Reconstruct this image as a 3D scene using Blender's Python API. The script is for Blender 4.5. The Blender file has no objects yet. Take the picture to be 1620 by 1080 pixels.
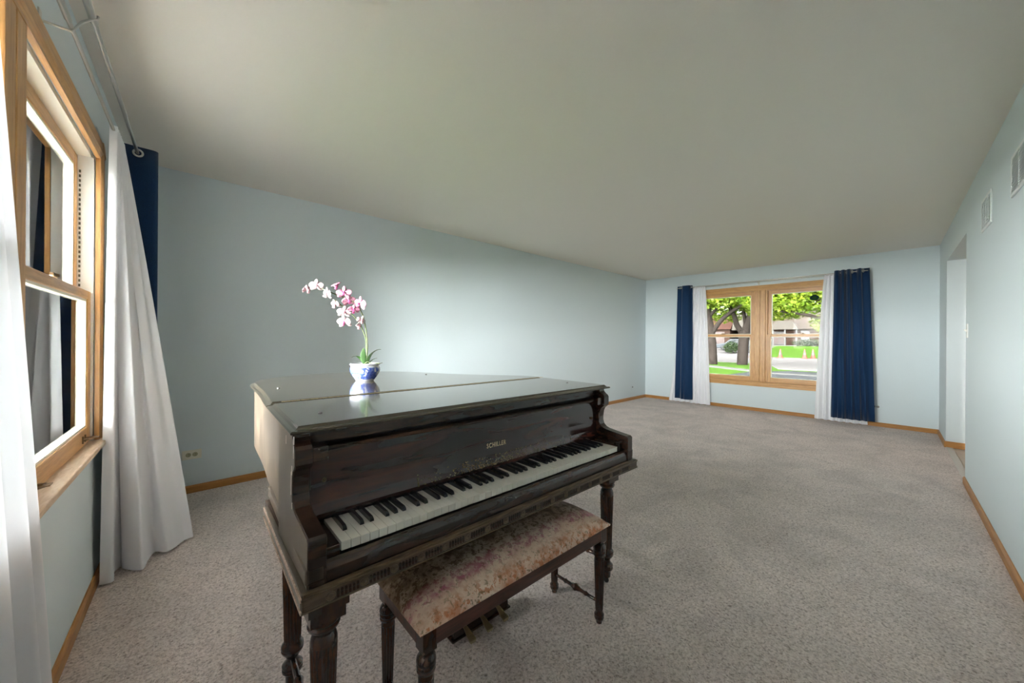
import bpy, bmesh, math, random
from mathutils import Vector, Matrix, Euler
PI = math.pi
R = random.Random(7)
C = bpy.data.collections.new('room'); bpy.context.scene.collection.children.link(C)
S = bpy.context.scene

# ------------------------------------------------------------------ camera, sky, lights, exposure
F_PX, CY, YAW, CAM_H, ROLL = 580.56, 536.53, 0.82266, 1.1898, 0.0062
cam = bpy.data.cameras.new('camera'); co = bpy.data.objects.new('camera', cam); C.objects.link(co)
cam.sensor_width = 36.0; cam.lens = F_PX*36/1620; cam.shift_y = (CY-540)/1620; cam.clip_start = 0.02; cam.clip_end = 500
co.matrix_world = Matrix.Translation((0, 0, CAM_H)) @ Euler((PI/2, 0, YAW-PI/2)).to_matrix().to_4x4() @ Matrix.Rotation(ROLL, 4, 'Z')
S.camera = co
S.view_settings.view_transform = 'Standard'; S.view_settings.look = 'None'
S.view_settings.gamma = 1; S.view_settings.use_curve_mapping = False
S.view_settings.exposure = 1.62
w = bpy.data.worlds.new('World'); S.world = w; w.use_nodes = True
# hazy afternoon sky: softly bright all round, brightest low on the side of the near window
SKY, GLOW = 4.5, 62.0
def world():
    N, L = w.node_tree.nodes, w.node_tree.links; bg = N['Background']
    tc = N.new('ShaderNodeTexCoord'); sp = N.new('ShaderNodeSeparateXYZ'); L.new(tc.outputs['Generated'], sp.inputs[0])
    def ma(op, a, b=None, c=None):
        n = N.new('ShaderNodeMath'); n.operation = op
        for i, v in enumerate((a, b, c)):
            if v is None: continue
            if isinstance(v, (int, float)): n.inputs[i].default_value = v
            else: L.new(v, n.inputs[i])
        return n.outputs[0]
    side = ma('POWER', ma('MAXIMUM', ma('MULTIPLY', sp.outputs[0], -1.0), 0.0), 0.55)
    low = ma('EXPONENT', ma('MULTIPLY', ma('MULTIPLY', sp.outputs[2], sp.outputs[2]), -2.6))
    glow = ma('MULTIPLY', ma('MULTIPLY', side, low), GLOW)
    zen = ma('MULTIPLY_ADD', ma('MAXIMUM', sp.outputs[2], 0.0), -0.55*SKY, SKY)
    L.new(ma('ADD', glow, zen), bg.inputs[1]); bg.inputs[0].default_value = (0.985, 0.985, 0.99, 1)
world()

# room geometry (metres); every wall has a frame: x along the wall, y into the room, z up
LF, WL, WR, LN_, HC = 7.2761, 3.7294, 0.2821, 0.2195, 2.44
DL, DR = -0.04214, 0.02233
LEFT = (Vector((-LN_, WL, 0)), math.atan2(-math.cos(DL), math.sin(DL)))
FAR = (Vector((LF, 0, 0)), PI/2)
BACK = (Vector((0, WL, 0)), PI)
RIGHT = (Vector((LF, -WR, 0)), DR)
def wpt(fr, x, y, z=0):
    o, a = fr
    return Vector((o.x + x*math.cos(a) - y*math.sin(a), o.y + x*math.sin(a) + y*math.cos(a), z))

def area(name, loc, rot, sx, sy, power, portal=False, col=(1, 1, 1)):
    l = bpy.data.lights.new(name, 'AREA'); l.shape = 'RECTANGLE'; l.size = sx; l.size_y = sy; l.energy = power; l.color = col
    if portal: l.cycles.is_portal = True
    o = bpy.data.objects.new(name, l); C.objects.link(o); o.location = loc; o.rotation_euler = rot
    return o
# portals only help sampling of the sky through the two windows
area('sky_portal', wpt(LEFT, 2.16, -0.2, 1.4), (PI/2, 0, LEFT[1]+0), 2.4, 1.7, 1, True)
area('sky_portal', wpt(FAR, 1.69, -0.2, 1.3), (PI/2, 0, FAR[1]+0), 2.4, 1.9, 1, True)
# added light with no visible fixture, fills the hall beyond the right opening
area('hall_fill', (5.2, -1.5, 2.36), (0, 0, 0), 0.5, 0.5, 3, col=(1.0, 0.93, 0.84))

# ------------------------------------------------------------------ materials
def new_mat(name):
    m = bpy.data.materials.new(name); m.use_nodes = True
    return m, m.node_tree, m.node_tree.nodes, m.node_tree.links, m.node_tree.nodes['Principled BSDF']
def setp(b, **k):
    for n, v in k.items(): b.inputs[n.replace('_', ' ')].default_value = v
def c4(c): return (c[0], c[1], c[2], 1)
def mat(name, col, rough=0.5, metal=0.0, spec=0.5, coat=0.0):
    m, t, N, L, b = new_mat(name)
    b.inputs['Base Color'].default_value = c4(col); b.inputs['Roughness'].default_value = rough
    b.inputs['Metallic'].default_value = metal; b.inputs['Specular IOR Level'].default_value = spec
    b.inputs['Coat Weight'].default_value = coat; b.inputs['Coat Roughness'].default_value = 0.08
    return m
def coords(N, L, scale=(1, 1, 1), rot=(0, 0, 0), loc=(0, 0, 0)):
    tc = N.new('ShaderNodeTexCoord'); mp = N.new('ShaderNodeMapping')
    mp.inputs['Scale'].default_value = scale; mp.inputs['Rotation'].default_value = rot; mp.inputs['Location'].default_value = loc
    L.new(tc.outputs['Object'], mp.inputs[0]); return mp.outputs[0]
def noise(N, L, vec, scale, detail=2, rough=0.5, dist=0.0):
    n = N.new('ShaderNodeTexNoise'); n.inputs['Scale'].default_value = scale; n.inputs['Detail'].default_value = detail
    n.inputs['Roughness'].default_value = rough; n.inputs['Distortion'].default_value = dist
    L.new(vec, n.inputs['Vector']); return n.outputs['Fac']
def ramp(N, L, fac, stops, interp='LINEAR'):
    r = N.new('ShaderNodeValToRGB'); r.color_ramp.interpolation = interp
    e = r.color_ramp.elements
    while len(e) < len(stops): e.new(0.5)
    for i, (p, c) in enumerate(stops):
        e[i].position = p; e[i].color = c4(c) if not isinstance(c, (int, float)) else (c, c, c, 1)
    L.new(fac, r.inputs[0]); return r.outputs[0]
def mix(N, L, fac, a, b):
    n = N.new('ShaderNodeMix'); n.data_type = 'RGBA'
    if isinstance(fac, (int, float)): n.inputs[0].default_value = fac
    else: L.new(fac, n.inputs[0])
    for i, v in ((6, a), (7, b)):
        if isinstance(v, tuple): n.inputs[i].default_value = c4(v)
        else: L.new(v, n.inputs[i])
    return n.outputs[2]
def bump(N, L, b, h, strength, dist):
    n = N.new('ShaderNodeBump'); n.inputs['Strength'].default_value = strength; n.inputs['Distance'].default_value = dist
    L.new(h, n.inputs['Height']); L.new(n.outputs[0], b.inputs['Normal'])

def paint(name, col, bs=0.12, sc=160):
    m, t, N, L, b = new_mat(name); v = coords(N, L)
    b.inputs['Base Color'].default_value = c4(col); b.inputs['Roughness'].default_value = 0.6
    b.inputs['Specular IOR Level'].default_value = 0.3
    bump(N, L, b, noise(N, L, v, sc, 3), bs, 0.002); return m
M = {}
M['wall'] = paint('pale blue wall paint', (0.685, 0.76, 0.785))
M['ceil'] = paint('ceiling paint', (0.82, 0.78, 0.71), 0.25, 90)
M['hall'] = paint('hall wall paint', (0.60, 0.585, 0.55))
def carpet():
    m, t, N, L, b = new_mat('beige cut pile carpet'); v = coords(N, L)
    vo = N.new('ShaderNodeTexVoronoi'); vo.inputs['Scale'].default_value = 150; L.new(v, vo.inputs['Vector'])
    n1 = noise(N, L, v, 85, 4, 0.75, 0.8); n2 = noise(N, L, v, 2.6, 4, 0.6, 0.9)
    cell = N.new('ShaderNodeSeparateColor'); L.new(vo.outputs['Color'], cell.inputs[0])
    base = ramp(N, L, n1, [(0.33, (0.18, 0.12, 0.105)), (0.44, (0.55, 0.43, 0.39)), (0.53, (0.85, 0.725, 0.665)), (0.66, (0.97, 0.86, 0.83))])
    tuft = ramp(N, L, cell.outputs[0], [(0.0, (0.26, 0.19, 0.155)), (0.18, (0.66, 0.54, 0.48)), (0.45, (0.88, 0.765, 0.715)), (1, (0.95, 0.855, 0.815))])
    col = mix(N, L, 0.42, base, tuft)
    nap = ramp(N, L, n2, [(0.34, 0.80), (0.62, 1.0)])
    mm = N.new('ShaderNodeMix'); mm.data_type = 'RGBA'; mm.blend_type = 'MULTIPLY'; mm.inputs[0].default_value = 1
    L.new(col, mm.inputs[6]); L.new(nap, mm.inputs[7]); L.new(mm.outputs[2], b.inputs['Base Color'])
    b.inputs['Roughness'].default_value = 0.95; b.inputs['Specular IOR Level'].default_value = 0.05
    b.inputs['Sheen Weight'].default_value = 0.25
    ad = N.new('ShaderNodeMath'); ad.operation = 'ADD'; L.new(n1, ad.inputs[0]); L.new(cell.outputs[0], ad.inputs[1])
    bump(N, L, b, ad.outputs[0], 0.75, 0.008); return m
M['carpet'] = carpet()
def wood(name, c1, c2, axis=(1, 14, 14), rough=0.35, coat=0.0, sc=6, spec=0.5, cr=0.08, mid=None):
    m, t, N, L, b = new_mat(name); v = coords(N, L, axis)
    n = noise(N, L, v, sc, 4, 0.6, 0.7)
    st = [(0.32, c1), (0.68, c2)] if mid is None else [(0.3, c1), (0.5, mid), (0.7, c2)]
    L.new(ramp(N, L, n, st), b.inputs['Base Color'])
    setp(b, Roughness=rough, Coat_Weight=coat, Coat_Roughness=cr, Specular_IOR_Level=spec)
    bump(N, L, b, n, 0.05, 0.001); return m
OAK1, OAK2 = (0.48, 0.235, 0.075), (0.68, 0.39, 0.145)
M['oak_x'] = wood('oak trim along x', OAK1, OAK2, (1, 16, 16))
M['oak_z'] = wood('oak trim upright', OAK1, OAK2, (16, 16, 1))
M['base'] = wood('oak baseboard', (0.36, 0.15, 0.035), (0.50, 0.235, 0.06), (1, 1.5, 16), 0.4)
M['stool'] = wood('weathered oak window stool', (0.50, 0.33, 0.20), (0.72, 0.58, 0.44), (1.5, 10, 10), 0.45, mid=(0.60, 0.44, 0.30))
M['white'] = mat('white vinyl', (0.80, 0.79, 0.74), 0.35)
M['cream'] = mat('cream vinyl', (0.86, 0.80, 0.66), 0.35)
M['nickel'] = mat('brushed nickel', (0.62, 0.60, 0.56), 0.32, 1.0)
M['brass'] = mat('aged brass', (0.55, 0.46, 0.28), 0.33, 1.0)
M['bronze'] = mat('dark bronze', (0.20, 0.13, 0.07), 0.4, 0.8)
M['black'] = mat('black plastic', (0.015, 0.015, 0.016), 0.4)
M['grey'] = mat('grey metal', (0.25, 0.25, 0.25), 0.4, 0.6)
M['plate'] = mat('ivory wall plate', (0.80, 0.77, 0.66), 0.35)
M['slot'] = mat('outlet slots', (0.10, 0.09, 0.06), 0.5)
M['vent'] = mat('painted white register', (0.76, 0.79, 0.79), 0.45)
def glass(nm='window glass', tint=(0.93, 0.95, 0.94), refl=1.0):
    m, t, N, L, b = new_mat(nm); N.remove(b)
    out = N['Material Output']; tr = N.new('ShaderNodeBsdfTransparent'); gl = N.new('ShaderNodeBsdfGlossy'); gl.inputs['Roughness'].default_value = 0.02
    tr.inputs[0].default_value = c4(tint)
    fr = N.new('ShaderNodeFresnel'); fr.inputs[0].default_value = 1.5; mx = N.new('ShaderNodeMixShader')
    sc_ = N.new('ShaderNodeMath'); sc_.operation = 'MULTIPLY'; sc_.inputs[1].default_value = refl; L.new(fr.outputs[0], sc_.inputs[0]); L.new(sc_.outputs[0], mx.inputs[0]); L.new(tr.outputs[0], mx.inputs[1]); L.new(gl.outputs[0], mx.inputs[2]); L.new(mx.outputs[0], out.inputs[0]); return m
M['glass'] = glass(); M['glass_dimmed'] = glass('dimmed window glass', (0.50, 0.51, 0.50), 0.06)  # far panes: tint added to dim the street view, reflections weakened
def screen():
    m, t, N, L, b = new_mat('fibreglass insect screen'); out = N['Material Output']
    b.inputs['Base Color'].default_value = (0.20, 0.21, 0.22, 1); b.inputs['Roughness'].default_value = 0.8
    tl = N.new('ShaderNodeBsdfTranslucent'); tl.inputs[0].default_value = (0.03, 0.031, 0.033, 1); ad = N.new('ShaderNodeAddShader'); L.new(b.outputs[0], ad.inputs[0]); L.new(tl.outputs[0], ad.inputs[1])
    tr = N.new('ShaderNodeBsdfTransparent'); lw = N.new('ShaderNodeLayerWeight'); lw.inputs[0].default_value = 0.35
    mr = N.new('ShaderNodeMapRange'); mr.inputs[1].default_value = 0.1; mr.inputs[2].default_value = 0.8; mr.inputs[3].default_value = 0.22; mr.inputs[4].default_value = 0.9
    L.new(lw.outputs['Facing'], mr.inputs[0])
    mx = N.new('ShaderNodeMixShader'); L.new(mr.outputs[0], mx.inputs[0]); L.new(tr.outputs[0], mx.inputs[1]); L.new(ad.outputs[0], mx.inputs[2]); L.new(mx.outputs[0], out.inputs[0]); return m
M['screen'] = screen()
def sheer():
    m, t, N, L, b = new_mat('white sheer voile'); out = N['Material Output']; N.remove(b)
    d = N.new('ShaderNodeBsdfDiffuse'); d.inputs[0].default_value = (0.90, 0.90, 0.93, 1)
    tl = N.new('ShaderNodeBsdfTranslucent'); tl.inputs[0].default_value = (0.90, 0.90, 0.94, 1)
    tr = N.new('ShaderNodeBsdfTransparent'); m1 = N.new('ShaderNodeMixShader'); m2 = N.new('ShaderNodeMixShader')
    m1.inputs[0].default_value = 0.025; m2.inputs[0].default_value = 0.01
    L.new(d.outputs[0], m1.inputs[1]); L.new(tl.outputs[0], m1.inputs[2]); L.new(m1.outputs[0], m2.inputs[1]); L.new(tr.outputs[0], m2.inputs[2]); L.new(m2.outputs[0], out.inputs[0])
    return m
M['sheer'] = sheer()
def navy():
    m, t, N, L, b = new_mat('navy blue curtain cloth'); v = coords(N, L, (1, 1, 1))
    n = noise(N, L, v, 260, 2); L.new(ramp(N, L, n, [(0.3, (0.003, 0.022, 0.070)), (0.7, (0.006, 0.038, 0.108))]), b.inputs['Base Color'])
    setp(b, Roughness=0.75, Sheen_Weight=0.25, Sheen_Roughness=0.4, Specular_IOR_Level=0.25); bump(N, L, b, n, 0.15, 0.001); return m
M['navy'] = navy()
# piano finishes
M['p_lid'] = wood('ebonised mahogany lid', (0.050, 0.042, 0.030), (0.075, 0.062, 0.044), (1, 10, 10), 0.16, 0.7, 4)
M['p_case'] = wood('dark mahogany case', (0.022, 0.011, 0.008), (0.075, 0.032, 0.018), (1.2, 4, 9), 0.26, 0.35, 5, cr=0.2, mid=(0.035, 0.018, 0.012))
M['p_side'] = wood('worn mahogany side veneer', (0.045, 0.034, 0.025), (0.13, 0.095, 0.064), (6, 1.6, 1.2), 0.30, 0.3, 3, cr=0.25, mid=(0.075, 0.056, 0.040))
M['p_fall'] = wood('polished mahogany fallboard', (0.022, 0.013, 0.013), (0.095, 0.026, 0.016), (0.9, 3, 7), 0.13, 0.6, 3.0, mid=(0.045, 0.019, 0.016))
M['p_leg'] = wood('dark turned mahogany', (0.018, 0.009, 0.007), (0.12, 0.040, 0.016), (5, 5, 1.4), 0.24, 0.4, 6, mid=(0.05, 0.020, 0.012))
M['p_edge'] = wood('worn pale edge', (0.22, 0.14, 0.10), (0.55, 0.42, 0.34), (9, 9, 9), 0.5, 0, 9)
M['ivory'] = mat('ivory key tops', (0.88, 0.85, 0.76), 0.22, coat=0.3)
M['ebony'] = mat('ebony keys', (0.02, 0.022, 0.026), 0.22, coat=0.3)
M['gold'] = mat('gilt lettering', (0.72, 0.62, 0.40), 0.4, 0.3)
M['iron'] = mat('dark iron', (0.04, 0.035, 0.03), 0.45, 0.7)
def floral():
    m, t, N, L, b = new_mat('faded floral tapestry'); v = coords(N, L)
    wv = noise(N, L, v, 420, 2)
    sep = N.new('ShaderNodeSeparateXYZ'); L.new(v, sep.inputs[0])
    n0 = noise(N, L, v, 7, 3, 0.6, 0.5); base = ramp(N, L, n0, [(0.35, (0.74, 0.50, 0.37)), (0.6, (0.88, 0.70, 0.57))])
    # rows of blooms woven across the seat: orange at the front edge, rose behind it, olive and maroon towards the back, darkened there by painted piano shade
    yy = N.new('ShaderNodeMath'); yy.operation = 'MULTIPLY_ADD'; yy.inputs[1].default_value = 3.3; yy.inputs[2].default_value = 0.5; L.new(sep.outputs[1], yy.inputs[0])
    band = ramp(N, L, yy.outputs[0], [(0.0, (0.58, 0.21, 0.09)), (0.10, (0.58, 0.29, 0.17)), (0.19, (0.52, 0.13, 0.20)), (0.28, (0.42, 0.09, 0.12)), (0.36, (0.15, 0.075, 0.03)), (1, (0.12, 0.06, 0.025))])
    n1 = noise(N, L, v, 48, 3, 0.7, 0.25); f1 = ramp(N, L, n1, [(0.52, 0.0), (0.58, 0.9)])
    n2 = noise(N, L, coords(N, L, loc=(3, 1, 2)), 62, 3, 0.75, 0.3); f2 = ramp(N, L, n2, [(0.56, 0.0), (0.62, 0.75)])
    n3 = noise(N, L, coords(N, L, loc=(7, 4, 0)), 15, 3, 0.65, 0.3); f3 = ramp(N, L, n3, [(0.46, 0.0), (0.60, 0.75)])
    dk = ramp(N, L, yy.outputs[0], [(0.22, 0.0), (0.42, 0.60)]); base = mix(N, L, dk, base, (0.28, 0.17, 0.07))  # ground browns to the back: olive weave plus piano shade painted in
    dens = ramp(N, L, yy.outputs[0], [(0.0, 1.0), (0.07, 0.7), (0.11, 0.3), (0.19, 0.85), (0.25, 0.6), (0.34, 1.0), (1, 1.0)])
    def mul(a, c):
        q = N.new('ShaderNodeMath'); q.operation = 'MULTIPLY'; L.new(a, q.inputs[0]); L.new(c, q.inputs[1]); return q.outputs[0]
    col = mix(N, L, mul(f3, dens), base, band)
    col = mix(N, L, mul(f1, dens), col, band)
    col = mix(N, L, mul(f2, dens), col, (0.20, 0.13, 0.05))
    L.new(col, b.inputs['Base Color']); setp(b, Roughness=0.85, Sheen_Weight=0.15, Specular_IOR_Level=0.2)
    bump(N, L, b, wv, 0.35, 0.001); return m
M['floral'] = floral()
def porcelain():
    m, t, N, L, b = new_mat('blue and white porcelain'); v = coords(N, L)
    n = noise(N, L, v, 30, 3, 0.65, 1.3); n2 = noise(N, L, v, 60, 2, 0.6, 0.8)
    sep = N.new('ShaderNodeSeparateXYZ'); L.new(v, sep.inputs[0])
    zone = ramp(N, L, sep.outputs[2], [(0.0, 0.0), (0.008, 0.0), (0.012, 1.0), (0.072, 1.0), (0.076, 0.0), (1, 0.0)])
    f = ramp(N, L, n, [(0.445, 0.0), (0.475, 1.0)]); g = ramp(N, L, n2, [(0.35, 0.35), (0.7, 1.0)])
    q = N.new('ShaderNodeMath'); q.operation = 'MULTIPLY'; L.new(f, q.inputs[0]); L.new(zone, q.inputs[1])
    blue = mix(N, L, g, (0.15, 0.22, 0.50), (0.01, 0.035, 0.26))
    L.new(mix(N, L, q.outputs[0], (0.50, 0.51, 0.54), blue), b.inputs['Base Color']); setp(b, Roughness=0.12, Coat_Weight=0.5); return m
M['pot'] = porcelain()
def petal():
    m, t, N, L, b = new_mat('orchid petal'); 
    at = N.new('ShaderNodeAttribute'); at.attribute_name = 'tint'
    L.new(ramp(N, L, at.outputs['Fac'], [(0.0, (0.42, 0.39, 0.37)), (0.4, (0.38, 0.20, 0.26)), (1.0, (0.28, 0.065, 0.14))]), b.inputs['Base Color'])
    setp(b, Roughness=0.6, Subsurface_Weight=0.0); return m
M['petal'] = petal()
M['lip'] = mat('orchid lip', (0.50, 0.08, 0.24), 0.5)
M['lippale'] = mat('orchid pale pink lip', (0.78, 0.42, 0.46), 0.5)
M['leaf'] = mat('orchid leaf', (0.03, 0.08, 0.016), 0.45)
M['stem'] = mat('orchid stem', (0.09, 0.12, 0.04), 0.5)
M['moss'] = mat('dried moss', (0.20, 0.17, 0.09), 0.9)
# outdoors
def foliage(name, a, bcol):
    m, t, N, L, b = new_mat(name); out = N['Material Output']; v = coords(N, L)
    col = ramp(N, L, noise(N, L, v, 1.3, 3, 0.7), [(0.3, a), (0.7, bcol)])
    L.new(col, b.inputs['Base Color']); setp(b, Roughness=0.6)
    tl = N.new('ShaderNodeBsdfTranslucent'); L.new(col, tl.inputs[0]); mx = N.new('ShaderNodeMixShader'); mx.inputs[0].default_value = 0.5
    L.new(b.outputs[0], mx.inputs[1]); L.new(tl.outputs[0], mx.inputs[2]); L.new(mx.outputs[0], out.inputs[0]); return m
M['leaves'] = foliage('spring maple leaves', (0.081, 0.1688, 0.01013), (0.2565, 0.3105, 0.02025))
M['leaves2'] = foliage('dark shrub leaves', (0.0117, 0.02925, 0.00585), (0.0351, 0.0585, 0.0117))
M['leaves3'] = foliage('distant leaves', (0.0585, 0.117, 0.0117), (0.1755, 0.2106, 0.02925))
def rough2(name, a, bcol, sc, rough=0.9):
    m, t, N, L, b = new_mat(name); v = coords(N, L); L.new(ramp(N, L, noise(N, L, v, sc, 4, 0.6), [(0.35, a), (0.65, bcol)]), b.inputs['Base Color'])
    b.inputs['Roughness'].default_value = rough; b.inputs['Specular IOR Level'].default_value = 0.1; return m
M['grass'] = rough2('lawn grass', (0.0306, 0.0765, 0.00459), (0.05738, 0.1224, 0.00918), 2)
M['bark'] = rough2('grey brown bark', (0.0126, 0.00936, 0.00792), (0.027, 0.02088, 0.018), 3)
M['street'] = rough2('pale concrete street', (0.126, 0.117, 0.117), (0.153, 0.144, 0.144), 1.2)
M['asphalt'] = rough2('grey asphalt', (0.03375, 0.03578, 0.0405), (0.05063, 0.05265, 0.05737), 1.5)
M['curb'] = mat('concrete curb', (0.07605, 0.07313, 0.0702), 0.9)
M['brick'] = rough2('brown brick', (0.02194, 0.01181, 0.008438), (0.03375, 0.02025, 0.01519), 4)
M['roof'] = rough2('tan shingle roof', (0.0378, 0.02835, 0.02205), (0.04725, 0.03622, 0.02835), 3)
M['roof2'] = rough2('red brown shingle roof', (0.04095, 0.01733, 0.0126), (0.05355, 0.0252, 0.0189), 3)
M['stucco'] = mat('cream stucco', (0.03713, 0.03094, 0.02475), 0.9)
M['wtrim'] = mat('white house trim', (0.0432, 0.0432, 0.0432), 0.6)
M['pane'] = mat('dark house window', (0.0054, 0.0081, 0.00945), 0.2)
M['door'] = mat('brown house door', (0.0252, 0.009, 0.00648), 0.5)
M['orange'] = mat('traffic cone orange', (0.117, 0.01575, 0.00225), 0.5)
M['cwhite'] = mat('cone reflective white', (0.0396, 0.03713, 0.03465), 0.5)
M['carw'] = mat('pale blue car paint', (0.0243, 0.0297, 0.0378), 0.3)
M['card'] = mat('dark car paint', (0.0054, 0.00585, 0.00675), 0.3)
M['tile'] = rough2('beige hall tile', (0.50, 0.43, 0.36), (0.60, 0.53, 0.46), 5, 0.4)
M['teal'] = mat('dark teal disc', (0.008, 0.028, 0.036), 0.8, spec=0.1)
M['green'] = mat('green disc centre', (0.02, 0.06, 0.015), 0.8, spec=0.1)

# ------------------------------------------------------------------ mesh helpers
class MB:
    def __init__(s): s.v = []; s.f = []; s.m = []
    def add(s, v, f, mi=0):
        b = len(s.v); s.v += [tuple(p) for p in v]; s.f += [tuple(i+b for i in q) for q in f]; s.m += [mi]*len(f); return s
    def box(s, x0, x1, y0, y1, z0, z1, mi=0):
        v = [(x, y, z) for z in (z0, z1) for y in (y0, y1) for x in (x0, x1)]
        return s.add(v, [(0, 2, 3, 1), (4, 5, 7, 6), (0, 1, 5, 4), (2, 6, 7, 3), (0, 4, 6, 2), (1, 3, 7, 5)], mi)
    def prism(s, poly, h0, h1, axis='z', mi=0):
        # poly CCW in the plane's two axes; axis z:(x,y) x:(y,z) y:(x,z)
        def P(a, b, h): return (a, b, h) if axis == 'z' else ((h, a, b) if axis == 'x' else (a, h, b))
        n = len(poly); v = [P(a, b, h0) for a, b in poly] + [P(a, b, h1) for a, b in poly]
        f = [tuple(range(n))[::-1], tuple(range(n, 2*n))] + [(i, (i+1) % n, n+(i+1) % n, n+i) for i in range(n)]
        return s.add(v, f, mi)
    def lathe(s, prof, seg=24, o=(0, 0, 0), mi=0, fl=None, caps=True):
        v = []; n = len(prof)
        for r, z in prof:
            for k in range(seg):
                a = 2*PI*k/seg; rr = r
                if fl and fl[0] <= z <= fl[1]: rr = r*(1-fl[3]*abs(math.cos(a*fl[2]/2))**0.6)
                v.append((o[0]+rr*math.cos(a), o[1]+rr*math.sin(a), o[2]+z))
        f = [(i*seg+k, i*seg+(k+1) % seg, (i+1)*seg+(k+1) % seg, (i+1)*seg+k) for i in range(n-1) for k in range(seg)]
        if caps: f += [tuple(range(seg))[::-1], tuple(range((n-1)*seg, n*seg))]
        return s.add(v, f, mi)
    def tube(s, pts, rad, seg=10, mi=0):
        P = [Vector(p) for p in pts]; n = len(P)
        if not isinstance(rad, (list, tuple)): rad = [rad]*n
        T = [(P[min(i+1, n-1)]-P[max(i-1, 0)]).normalized() for i in range(n)]
        up = Vector((0, 0, 1)) if abs(T[0].z) < 0.9 else Vector((1, 0, 0))
        v = []
        for i in range(n):
            x = T[i].cross(up); x = x.normalized() if x.length > 1e-5 else Vector((1, 0, 0)); y = T[i].cross(x).normalized(); up = -y if False else up
            for k in range(seg):
                a = 2*PI*k/seg; v.append(P[i]+x*math.cos(a)*rad[i]+y*math.sin(a)*rad[i])
        f = [(i*seg+k, (i+1)*seg+k, (i+1)*seg+(k+1) % seg, i*seg+(k+1) % seg) for i in range(n-1) for k in range(seg)]
        f += [tuple(range(seg)), tuple(range((n-1)*seg, n*seg))[::-1]]
        return s.add(v, f, mi)
    def mesh(s, name, mats, smooth=False, bevel=0.0):
        me = bpy.data.meshes.new(name); me.from_pydata(s.v, [], s.f)
        for m in (mats if isinstance(mats, (list, tuple)) else [mats]): me.materials.append(m)
        me.polygons.foreach_set('material_index', s.m)
        bm = bmesh.new(); bm.from_mesh(me); bmesh.ops.recalc_face_normals(bm, faces=bm.faces)
        bm.to_mesh(me); bm.free()
        if smooth:
            me.polygons.foreach_set('use_smooth', [True]*len(me.polygons))
        me.update(); return me
    def build(s, name, mats, parent=None, smooth=False, bevel=0.0, loc=None, rz=0, autos=None):
        me = s.mesh(name, mats, smooth)
        o = bpy.data.objects.new(name, me); C.objects.link(o)
        if parent: o.parent = parent
        if loc is not None: o.location = loc
        if rz: o.rotation_euler.z = rz
        if bevel:
            md = o.modifiers.new('bevel', 'BEVEL'); md.width = bevel; md.segments = 2; md.limit_method = 'ANGLE'; md.angle_limit = math.radians(40)
        if autos: me.set_sharp_from_angle(angle=math.radians(autos))
        return o
def tag(o, label=None, cat=None, group=None, kind=None):
    if label: o['label'] = label
    if cat: o['category'] = cat
    if group: o['group'] = group
    if kind: o['kind'] = kind
    return o
def empty(name, loc=(0, 0, 0), rz=0.0, **k):
    o = bpy.data.objects.new(name, None); o.empty_display_size = 0.1; C.objects.link(o); o.location = loc; o.rotation_euler = (0, 0, rz)
    return tag(o, **k)
def ch(o): return [c for c in C.objects if c.parent == o]
def copy_tree(o, parent=None):
    c = o.copy(); C.objects.link(c)
    if parent: c.parent = parent
    for k in ch(o): copy_tree(k, c)
    return c

# ------------------------------------------------------------------ room shell
def wall_with_hole(name, fr, x0, x1, holes, mt, label):
    mb = MB(); th = -0.15; xs = x0
    for (a, b, z0, z1) in sorted(holes):
        mb.box(xs, a, th, 0, 0, HC)
        if z0 > 0: mb.box(a, b, th, 0, 0, z0)
        mb.box(a, b, th, 0, z1, HC); xs = b
    mb.box(xs, x1, th, 0, 0, HC)
    return tag(mb.build(name, mt, loc=fr[0], rz=fr[1]), kind='structure', label=label)
W1 = dict(c=2.16, hw=1.06, z0=0.69, z1=2.05)     # near window hole
W2 = dict(c=1.69, hw=1.06, z0=0.49, z1=2.05)     # far window hole
wall_with_hole('wall_left', LEFT, -0.15, 4.4, [(W1['c']-W1['hw'], W1['c']+W1['hw'], W1['z0'], W1['z1'])], M['wall'], 'pale blue wall with the near window, at the left edge')
wall_with_hole('wall_far', FAR, -WR-0.15, WL+0.15, [(W2['c']-W2['hw'], W2['c']+W2['hw'], W2['z0'], W2['z1'])], M['wall'], 'pale blue far wall with the street window')
wall_with_hole('wall_back', BACK, -LF, LN_, [], M['wall'], 'long plain pale blue wall behind the piano')
wall_with_hole('wall_right', RIGHT, -7.9, 0, [(-2.37, -0.84, 0, 2.11)], M['wall'], 'pale blue wall on the right with the hall opening')
MB().prism([(-0.75, -0.62), (LF, -0.30), (LF, WL), (-0.25, WL)], -0.12, 0.0).build('floor', M['carpet'], autos=None)
tag(C.objects['floor'], kind='structure', label='beige speckled cut pile carpet over the whole room')
MB().box(-1, LF+0.15, -3.2, WL+0.15, HC, HC+0.12).build('ceiling', M['ceil'])
tag(C.objects['ceiling'], kind='structure', label='plain warm white ceiling')
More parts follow.
